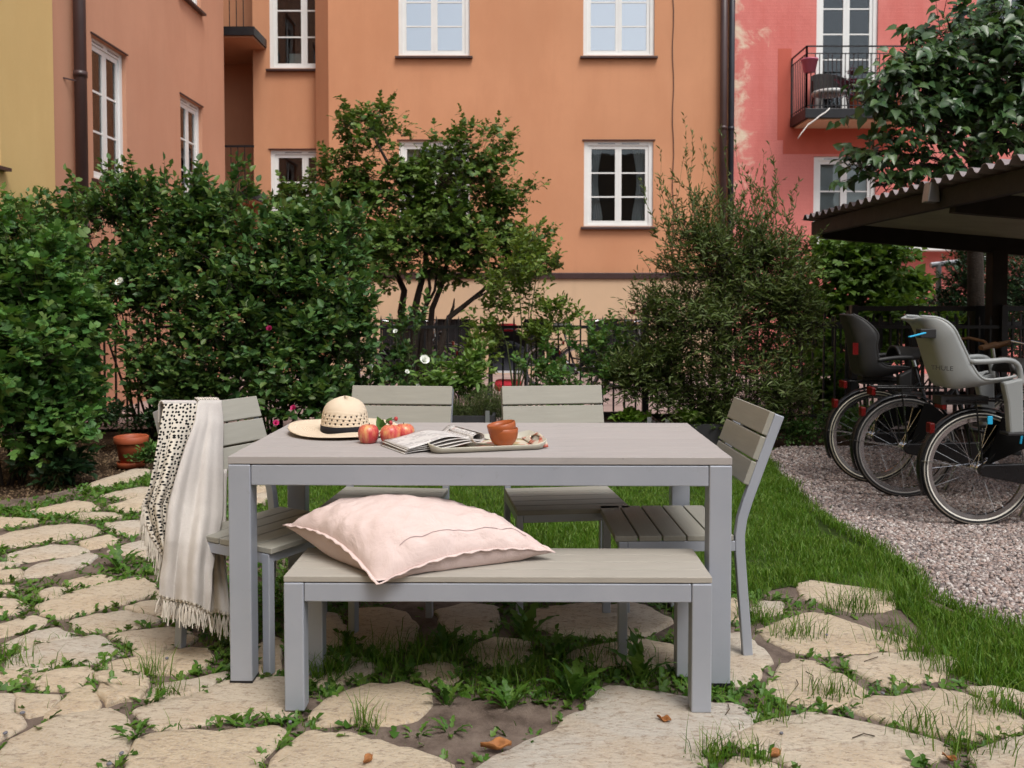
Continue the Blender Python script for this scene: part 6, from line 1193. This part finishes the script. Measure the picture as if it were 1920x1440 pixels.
# willowy shrub
WYY = 7.9; wblobs = [BL(1330, 600, WYY, 105, 110), BL(1350, 500, WYY, 90, 70), BL(1230, 690, WYY, 75, 65), BL(1440, 560, WYY, 80, 80), BL(1310, 740, WYY, 110, 60), BL(1420, 690, WYY, 80, 80), BL(1290, 440, WYY, 55, 55), BL(1410, 460, WYY, 55, 45), BL(1470, 490, WYY, 50, 45), BL(1250, 600, WYY, 60, 70), BL(1190, 720, WYY, 50, 45), BL(1370, 790, WYY - .1, 80, 30), BL(1490, 600, WYY, 40, 50), BL(1460, 760, WYY, 50, 40)]
ws = shrub('willow_shrub', 'tall wispy shrub with narrow grey green leaves at the fence', 'shrub', gbase(1340, WYY), wblobs, 3900, 8, .19, .056, .0125, LEAF_NARROW, MT['willow'], None, 12, .012, .42, .55, .75, 0, 61.)
Pw, Dw, Nw, Lw = [], [], [], []; b = MB()
for s in range(64):
    u0 = rnd(1225, 1500); v0 = rnd(400, 500); tu = u0 + rnd(-45, 45); tv = rnd(200, 400) + abs(u0 - 1320) * .45; pts = []
    if s % 5 == 0: tu, tv = u0 + rnd(-110, 90), rnd(300, 460)
    yy = WYY + rnd(-.35, .35)
    for i in range(9): f = i / 8; pts.append(at(u0 + (tu - u0) * f ** 1.4 + 4 * math.sin(i + s), v0 + (max(190, tv) - v0) * f, yy))
    b.tube([p - ws.location for p in pts], [.004 * (1 - .8 * i / 8) for i in range(9)], 4)
    for k in range(int(26 + rnd(0, 18))):
        f = rnd(.02, 1) * 8; i = min(7, int(f)); p = pts[i].lerp(pts[i + 1], f - i); ax = (pts[i + 1] - pts[i]).normalized()
        dr = ax * .9 + Vector((rnd(-1, 1), rnd(-1, 1), rnd(-.3, .3))) * .8; Pw.append(p); Dw.append(dr); Nw.append((rnd(-1, 1), rnd(-1, 1), .6)); Lw.append(rnd(.03, .062))
b.build('wands', MT['greenstem'], ws); Lw = np.array(Lw); V, F = leaf_arrays(np.array([tuple(p) for p in Pw]), np.array([tuple(p) for p in Dw]), np.array(Nw), Lw, Lw * .24, LEAF_NARROW); tag(link('wand_leaves', np_mesh('wand_leaves', V - np.array(ws.location), F, MT['willow'], True), ws), kind='stuff')
sv = [(1230, 515), (1200, 500), (1165, 488), (1140, 478)]
# right: broad leaf bush, conifer, fresh plants, low plants
shrub('broadleaf_bush', 'broad leaved green bush below the shelter roof behind the fence', 'shrub', gbase(1600, 10.3), [BL(1585, 500, 10.3, 70, 45), BL(1640, 490, 10.3, 60, 40), BL(1560, 555, 10.2, 75, 40), BL(1650, 550, 10.2, 60, 40), BL(1520, 590, 10.2, 40, 40), BL(1700, 545, 10.3, 40, 30), BL(1600, 620, 10.2, 100, 45)], 1300, 5, .16, .085, .07, LEAF_HEART, MT['hydra'], None, 8, .012, .36, .3, 1, .2, 71.)
shrub('conifer_shrub', 'dark grey green shrub beside the shelter post', 'shrub', gbase(1810, 10.9), [BL(1810, 520, 10.9, 35, 55), BL(1800, 590, 10.9, 50, 50), BL(1900, 560, 10.9, 50, 90)], 1500, 7, .14, .05, .020, LEAF_NARROW, MT['dark'], None, 4, .015, .4, .5, .8, 0, 77.)
shrub('leafy_plant', 'bright green plants behind the fence beside the parked bicycles', 'plant', gbase(1540, 9.6), [BL(1500, 700, 9.6, 45, 50), BL(1560, 690, 9.6, 45, 60), BL(1530, 740, 9.5, 60, 35), BL(1620, 660, 9.7, 50, 50), BL(1680, 610, 9.8, 60, 40), BL(1760, 620, 9.9, 60, 40)], 800, 5, .12, .06, .045, LEAF_HEART, MT['fresh'], None, 5, .006, .45, .4, 1, .1, 83., barkm='greenstem')
shrub('ground_cover', 'low dark green ground cover between the gravel and the fence', 'plant', gbase(1530, 7.9), [BL(1500, 805, 7.9, 55, 22), BL(1570, 800, 7.9, 60, 24), BL(1440, 800, 7.9, 50, 24), BL(1630, 795, 7.9, 50, 20)], 700, 5, .08, .028, .018, LEAF_STD, MT['currant'], None, 3, .004, .5, .5, 1, 0, 87., barkm='greenstem', zmin=-.05)
shrub('nettle_plant', 'dark leafy plant on the mulch beside the path', 'plant', gbase(95, 6.15), [BL(95, 860, 6.15, 45, 35), BL(60, 850, 6.2, 30, 25), BL(120, 885, 6.1, 30, 22), BL(110, 830, 6.3, 35, 25)], 130, 5, .10, .062, .036, LEAF_HEART, MT['dark'], None, 6, .005, .4, .4, 1, .1, 91., barkm='greenstem', zmin=-.05)
shrub('leafy_plant', 'low leafy plant growing next to the terracotta pot', 'plant', gbase(275, 6.9), [BL(275, 835, 6.9, 22, 18), BL(290, 855, 6.7, 25, 14)], 60, 5, .07, .035, .02, LEAF_STD, MT['currant'], None, 3, .003, .5, .4, 1, 0, 93., barkm='greenstem', zmin=-.05)
shrub('fern_clump', 'dark ground plants beneath the rose hedge behind the pot', 'plant', gbase(250, 7.6), [BL(230, 790, 7.6, 60, 20), BL(180, 780, 7.7, 40, 25), BL(300, 790, 7.5, 40, 22)], 300, 5, .09, .04, .022, LEAF_STD, MT['dark'], None, 3, .003, .5, .4, 1, 0, 95., barkm='greenstem', zmin=-.05)
shrub('lavender_clump', 'grey green grassy herbs in the planter between the chairs', 'plant', gbase(900, 7.9), [BL(900, 765, 7.9, 45, 26), BL(860, 780, 7.9, 30, 18), BL(945, 775, 7.9, 30, 20)], 420, 7, .14, .03, .004, LEAF_NARROW, MT['willow'], None, 4, .003, .4, .9, .6, 0, 97., barkm='greenstem')
shrub('lettuce_plants', 'light green salad leaves in the short planter', 'plant', gbase(1215, 7.75), [BL(1200, 785, 7.75, 35, 10), BL(1180, 790, 7.75, 25, 10), BL(1300, 790, 7.75, 40, 10)], 160, 4, .05, .05, .035, LEAF_HEART, MT['fresh'], None, 3, .003, .5, .5, 1, 0, 99., barkm='greenstem')
shrub('added_dark_hedge', 'dark hedge added beyond the fence in place of the shaded wall', 'shrub', gbase(1720, 11.6), [BL(1500, 650, 11.6, 60, 50), BL(1600, 650, 11.6, 70, 55), BL(1700, 640, 11.6, 70, 60), BL(1800, 640, 11.6, 70, 65), BL(1900, 630, 11.6, 80, 70), BL(1760, 590, 11.7, 50, 35)], 1900, 6, .15, .05, .03, LEAF_STD, MT['dark'], None, 8, .012, .36, seed=75.)  # hedge added to darken the background, standing in for shade on the pink wall
# large heart leaved tree over the shelter: the largest leaves single, the rest as one part
HT = thing('heart_leaved_tree', 'dark tree with heart shaped leaves hanging over the shelter roof', 'tree', (4.95, 9.5, -.075))
hbl = [BL(1860, 110, 8.0, 95, 75), BL(1900, 40, 8.2, 90, 70), BL(1800, 170, 7.9, 75, 45), BL(1730, 165, 7.8, 65, 45), BL(1705, 105, 7.8, 38, 28), BL(1670, 150, 7.7, 38, 24), BL(1655, 190, 7.7, 40, 18), BL(1870, 235, 7.9, 85, 70), BL(1770, 250, 7.8, 70, 45), BL(1700, 225, 7.7, 45, 28), BL(1800, 320, 7.8, 55, 22), BL(1665, 285, 7.8, 28, 20), BL(1632, 312, 7.8, 36, 18), BL(1780, 50, 7.9, 45, 45), BL(1960, 160, 8.1, 90, 150), BL(1730, 310, 7.8, 45, 25), BL(1630, 195, 7.7, 30, 10), BL(1660, 345, 7.8, 22, 12)]
P, d, bi = sprays(hbl, 1020, .40, 101., 2.22, 5, .085); P2, D2, N2, L2, W2, dirs, tl = spray_leaves(P, d, 5, .20, .10, .072, LEAF_HEART, .1, 1.0, .75, .25)
ok = P2[:, 2] > 2.22; P2, D2, N2, L2, W2 = P2[ok], D2[ok], N2[ok], L2[ok], W2[ok]
N2 = N2 + np.array([0, -.9, .2]); proj = L2 / P2[:, 1] * (P2[:, 0] / P2[:, 1] < .60); order = np.argsort(-proj); big, rest = order[:300], order[300:]
V, F = leaf_arrays(P2[rest], D2[rest], N2[rest], L2[rest], W2[rest], LEAF_HEART); tag(link('crown', np_mesh('crown', V - np.array(HT.location), F, MT['heart'], True), HT), kind='stuff')
Tm, Fm_ = LEAF_HEART; lm = bpy.data.meshes.new('leaf'); lm.from_pydata([tuple(q) for q in Tm * np.array([.72, 1, 1])], [], [tuple(f) for f in Fm_]); lm.materials.append(None); lm.shade_smooth()
t = NT('heart_leaf_single'); oi = t.n('ShaderNodeObjectInfo'); c = t.ramp(oi.outputs['Random'], [(0, (.026, .065, .028)), (.5, (.038, .088, .034)), (1, (.060, .115, .036))]); t.set(c, .36, 0, .5); tr_ = t.n('ShaderNodeBsdfTranslucent'); mx = t.n('ShaderNodeMixShader'); mx.inputs[0].default_value = .22; t.l(c, tr_.inputs[0]); t.l(t.bsdf.outputs[0], mx.inputs[1]); t.l(tr_.outputs[0], mx.inputs[2]); t.l(mx.outputs[0], t.out.inputs[0]); lm.materials[0] = t.m
for i in big:
    D = Vector(D2[i]).normalized(); S = D.cross(Vector(N2[i])).normalized(); N = S.cross(D); o = link('leaf', lm, HT); o.location = Vector(P2[i]) - HT.location; o.rotation_euler = Matrix((S, D, N)).transposed().to_euler(); o.scale = (L2[i],) * 3
V, F = twigs_mesh(P, dirs, tl, .003); tag(link('twigs', np_mesh('twigs', V - np.array(HT.location), F, MT['bark']), HT), kind='stuff')
root = Vector((0, 0, 0)); MB().tube([root, (0, .03, 1.2), (-.05, 0, 2.4), (-.1, -.1, 3.4), (-.1, -.2, 4.6)], [.10, .085, .07, .05, .03], 10).build('trunk', MT['bark'], HT, smooth=True)
for bq in hbl:
    e = Vector(bq[:3]) - HT.location; s0 = Vector((-.07, -.05, min(3.6, max(2.5, e.z - .3)))); mid = s0.lerp(e, .5) + Vector((rnd(-.1, .1), rnd(-.1, .1), .12)); MB().tube([s0, mid, e, e + (e - mid).normalized() * .25], [.025, .016, .010, .004], 6).build('branch', MT['bark'], HT, smooth=True)
# blooms
def rose(p, r, m, label, group, ty=0):
    b = MB()
    for ring, (n, rr, el) in enumerate(((3, .35, 1.25), (5, .62, .95), (7, 1.0, .55))):
        for k in range(n):
            a = 2 * math.pi * k / n + ring; dv = Vector((math.cos(a) * math.cos(el), math.sin(a) * math.cos(el), math.sin(el))); sd = Vector((-math.sin(a), math.cos(a), 0)); c0 = Vector((0, 0, 0))
            e = dv * r * rr; w_ = sd * r * .45 * (rr + .3); b.add([c0, c0 + e * .6 + w_, c0 + e + Vector((0, 0, r * .15)) + w_ * .4, c0 + e + Vector((0, 0, r * .15)) - w_ * .4, c0 + e * .6 - w_], [(0, 1, 2, 3, 4)])
    t_ = thing('rose_bloom', label, 'flower', p, 0, group); o = b.build('petals', m, t_, smooth=True); o.rotation_euler = (math.radians(55), 0, rnd(-.5, .5)); MB().tube([(0, .0, -.005), (0, .04, -.05), (0, .06, -.15)], .003, 5).build('stalk', MT['greenstem'], t_); return t_
rose(at(795, 677, 8.0), .052, MT['petal_w'], 'large white rose bloom in front of the fence', None)
for u, v in ((695, 688), (783, 725), (763, 698), (742, 622)): rose(at(u, v, 7.95), .024, MT['petal_w'], 'small white rose bud in the white rose bush', 'small white rose buds')
for u, v, Y in ((517, 794, 7.0), (551, 766, 7.1), (505, 617, 7.4)): rose(at(u, v, Y), .028, MT['petal_p'], 'pink rose bloom in the hedge behind the blanket chair', 'pink roses in the hedge')
rose(at(1186, 587, 8.0), .034, MT['petal_p'], 'deep pink rose bloom above the fence beside the willowy shrub', None)
rose(at(227, 531, 7.4), .045, MT['petal_w'], 'white rose bloom in the dark hedge above the fence gap', None)
hd = np.array([tuple(at(u, v, 7.25)) for u, v in zip(RNG.uniform(90, 640, 46), RNG.uniform(420, 720, 46))]); k = np.repeat(hd, 7, 0) + RNG.normal(0, .018, (len(hd) * 7, 3)); n = len(k); V, F = leaf_arrays(k, RNG.normal(size=(n, 3)), RNG.normal(size=(n, 3)), np.full(n, .022), np.full(n, .014), LEAF_STD)
hob = bpy.data.objects
tag(link('withered_blooms', np_mesh('withered_blooms', V, F, MT['tan'])), 'withered tan flower heads scattered over the rose hedge', 'flowers', kind='stuff')
# dark red plants on the balcony
for (u, lab) in ((1605, 'dark red leafy plant in a pot behind the balcony rail'), (1675, 'dark red potted plant at the leafy end of the balcony')):
    p = at(u, 170, 14.65); shrub('balcony_plant', lab, 'plant', (p.x, 14.65, bs), [(p.x, 14.65, bs + .38, .22, .12, .2), (p.x - .1, 14.65, bs + .5, .1, .08, .1)], 90, 6, .10, .05, .02, LEAF_NARROW, (lambda: MT.setdefault('redleaf', leafmat('red_leaf', [(.06, .006, .02), (.13, .012, .04), (.22, .03, .07)], .5, .2)))(), None, 4, .005, .5, .6, 1, 0, u * 1.0, zmin=bs)
    MB().lathe([(0, 0), (.09, 0), (.12, .2), (.11, .2), (0, .17)], 16).build('pot', MT['terra'], [o for o in bpy.data.objects if o.get('label') == lab][0])
# ------------------------------------------------------------------ dandelions and litter on the paving
def dand_mesh():
    lm = []; n = 9
    for i in range(n + 1):
        f = i / n; w_ = .16 * math.sin(min(1, f * 1.05 + .04) * math.pi) ** .7 * (.45 + .75 * f); w_ *= (1.0 if i % 2 else .42) if 0 < i < n else .6; lm.append((f - (.05 if i % 2 else 0), w_ * 1.1, .30 * math.sin(f * 2.0) - .12 * f * f))
    vs = []; fs = []
    for (y, w_, z) in lm: vs += [(-w_, y, z + w_ * .25), (0, y + .04, z), (w_, y, z + w_ * .25)]
    for i in range(n): fs += [(i * 3, i * 3 + 1, i * 3 + 4, i * 3 + 3), (i * 3 + 1, i * 3 + 2, i * 3 + 5, i * 3 + 4)]
    me = bpy.data.meshes.new('leaf'); me.from_pydata(vs, [], fs); t_ = NT('dandelion_leaf'); oi_ = t_.n('ShaderNodeObjectInfo'); c_ = t_.ramp(oi_.outputs['Random'], [(0, (.04, .115, .012)), (.5, (.07, .165, .02)), (1, (.11, .205, .03))]); t_.set(c_, .42, 0, .4); t_.bump(t_.noise(t_.coord(), 9, 4), .3, .03)
    tr2 = t_.n('ShaderNodeBsdfTranslucent'); mx2 = t_.n('ShaderNodeMixShader'); mx2.inputs[0].default_value = .3; t_.l(c_, tr2.inputs[0]); t_.l(t_.bsdf.outputs[0], mx2.inputs[1]); t_.l(tr2.outputs[0], mx2.inputs[2]); t_.l(mx2.outputs[0], t_.out.inputs[0]); me.materials.append(t_.m); me.shade_smooth(); return me
DM = dand_mesh()
def dandelion(u, v, n, L, el0, label, group='dandelions in the paving', tilt=None):
    p = G(u, v); t_ = thing('dandelion', label, 'weed', (p.x, p.y, -.03), rnd(0, 6), group)
    for k in range(n):
        o = link('leaf', DM, t_); a = 2.4 * k + rnd(-.3, .3); el = el0 * rnd(.35, 1.1); l = L * rnd(.6, 1.1); o.rotation_euler = Euler((el, 0, a), 'XYZ'); o.scale = (l * rnd(.8, 1.1), l, l); o.location = (-.008 * math.sin(a), .008 * math.cos(a), .005)
    return t_
dandelion(1075, 1300, 14, .17, .95, 'large upright dandelion in front of the bench gap', None); dandelion(838, 1312, 9, .10, 1.1, 'young dandelion at the edge of the bare soil patch', None)
dandelion(955, 1318, 12, .10, .8, 'bushy dandelion among the grass under the bench', None); dandelion(1200, 1270, 9, .17, 1.25, 'tall narrow leaved weed beside the bench leg', None)
dandelion(225, 1060, 14, .14, .7, 'broad patch of dandelion leaves in the path joint', None); dandelion(645, 1255, 9, .12, .8, 'leafy dandelion behind the bench leg under the table', None)
dandelion(985, 1195, 12, .16, 1.2, 'dark tall weed growing behind the bench under the table', None); dandelion(1045, 1230, 10, .14, 1.0, 'weed with pointed leaves in the shade under the table', None); dandelion(830, 1225, 10, .14, 1.1, 'shaded weed under the middle of the bench', None)
GS = 'flat dandelion rosettes in the joints'
for u, v in ((455, 1355), (525, 1390), (420, 1352), (780, 1368), (845, 1362), (1000, 1375), (275, 1310), (55, 1280), (20, 1265), (240, 1215), (60, 1015), (300, 1060), (260, 1040), (180, 1075), (250, 1372), (1060, 1345), (20, 1140), (130, 1110), (1380, 1290), (1580, 1255), (1500, 1310)): dandelion(u, v, 7, rnd(.05, .085), .45, 'small flat dandelion rosette in a joint between flagstones', GS)
# tufts of grass at the bench legs and in the right hand joints
q = []
for u, v, n, s in ((600, 1265, 320, .04), (690, 1235, 160, .09), (900, 1235, 260, .16), (1000, 1280, 140, .08), (760, 1230, 150, .10), (1150, 1240, 130, .10), (1420, 1430, 60, .03), (1330, 1420, 90, .03), (1720, 1370, 80, .05), (1820, 1400, 120, .06), (1560, 1300, 90, .05), (1450, 1350, 60, .04), (1600, 1140, 160, .06), (1420, 1160, 140, .05), (1500, 1190, 120, .06), (1700, 1200, 200, .06), (280, 1262, 60, .03), (30, 1240, 60, .04), (320, 1300, 50, .03), (690, 1355, 50, .02), (1870, 1330, 160, .06), (1800, 1260, 200, .06), (1740, 1230, 200, .05), (1690, 1125, 260, .05), (1660, 1105, 200, .06), (1480, 1085, 120, .05)):
    p = G(u, v); q.append(np.stack([RNG.normal(p.x, s, n), RNG.normal(p.y, s * .6, n)], 1))
q = np.vstack(q); V, F = blades(q, RNG.uniform(.04, .15, len(q)), RNG.uniform(.002, .0042, len(q)), .8, np.full(len(q), -.03)); tag(link('tall_grass', np_mesh('tall_grass', V, F, MT['grass'])), 'longer grass tufts around the bench legs and paving edges', 'grass', kind='stuff')
# fallen leaves, pebbles, twigs
MT['brownleaf'] = simple('brown_dry_leaf', (.30, .12, .035), .7, .35, 30, .3, 80)
for u, v, s, a, lab in ((930, 1404, .085, .1, 'curled orange brown leaf on the bare soil patch'), (690, 1428, .045, 1.2, 'small brown curled leaf on a flagstone edge'), (1454, 1418, .05, .7, 'rust coloured fallen leaf between two flagstones'), (1780, 1425, .04, 2.2, 'brown fallen leaf at the paving edge by the grass'), (1245, 1352, .045, -.6, 'thin brown withered leaf on the large flagstone')):
    p = G(u, v); o = MB().grid(8, 6, lambda x, y: ((x - .5) * s, (y - .5) * s * .42 * math.sin(max(.05, x * 3.0)) * (1 + .25 * math.sin(x * 14)), .004 + .013 * (s / .07) * ((y - .5) * 2) ** 2 + .005 * math.sin(x * 7 + y * 3))).build('fallen_leaf', MT['brownleaf'], smooth=True); o.location = (p.x, p.y, .0); o.rotation_euler.z = a; o.modifiers.new('s', 'SOLIDIFY').thickness = .0012; tag(o, lab, 'leaf')
MT['pebble'] = simple('grey_pebble', (.14, .14, .16), .7, .2, 30, .2)
pm = np_mesh('pebble', OCT * np.array([.014, .011, .008]), OCTF, MT['pebble'])
for u, v in ((313, 1237), (42, 1340), (10, 1378), (228, 1416), (205, 1436), (1550, 1193), (1465, 1378), (1655, 1303), (544, 1357), (1690, 1192)):
    p = G(u, v); o = link('pebble', pm); o.location = (p.x, p.y, .006); o.rotation_euler = (0, 0, rnd(0, 6)); o.scale = (rnd(.7, 1.2),) * 3; sb = o.modifiers.new('s', 'SUBSURF'); sb.levels = 2; sb.render_levels = 2; tag(o, 'small dark grey pebble lying on the flagstones', 'pebble', 'pebbles on the paving')
tw = MB()
for u, v in ((1525, 1277), (1640, 1380), (1360, 1340), (1490, 1292), (1620, 1240)):
    p = G(u, v, .004); a = rnd(0, 3.1); tw = MB().tube([p, p + Vector((math.cos(a) * .03, math.sin(a) * .03, .006)), p + Vector((math.cos(a + .3) * .07, math.sin(a + .3) * .07, .002))], .0016, 5); tag(tw.build('twig', MT['stem']), 'thin brown twig lying on a flagstone', 'twig', 'twigs on the paving')
# mulch chips in the left bed
q = scatter([(-4.4, 4.7), (-2.6, 6.0), (-2.2, 7.4), (-4.4, 8.6)], 5000); MT['chips'] = leafmat('mulch_chip', [(0.071, 0.043, 0.026), (0.185, 0.121, 0.071), (0.341, 0.241, 0.142)], .9, 0.0)
tag(link('mulch', stones_mesh(q, RNG.uniform(.006, .016, len(q)), 'mulch', MT['chips'], np.full(len(q), -.075))), 'brown wood chip mulch under the left shrubs', 'mulch', kind='stuff')
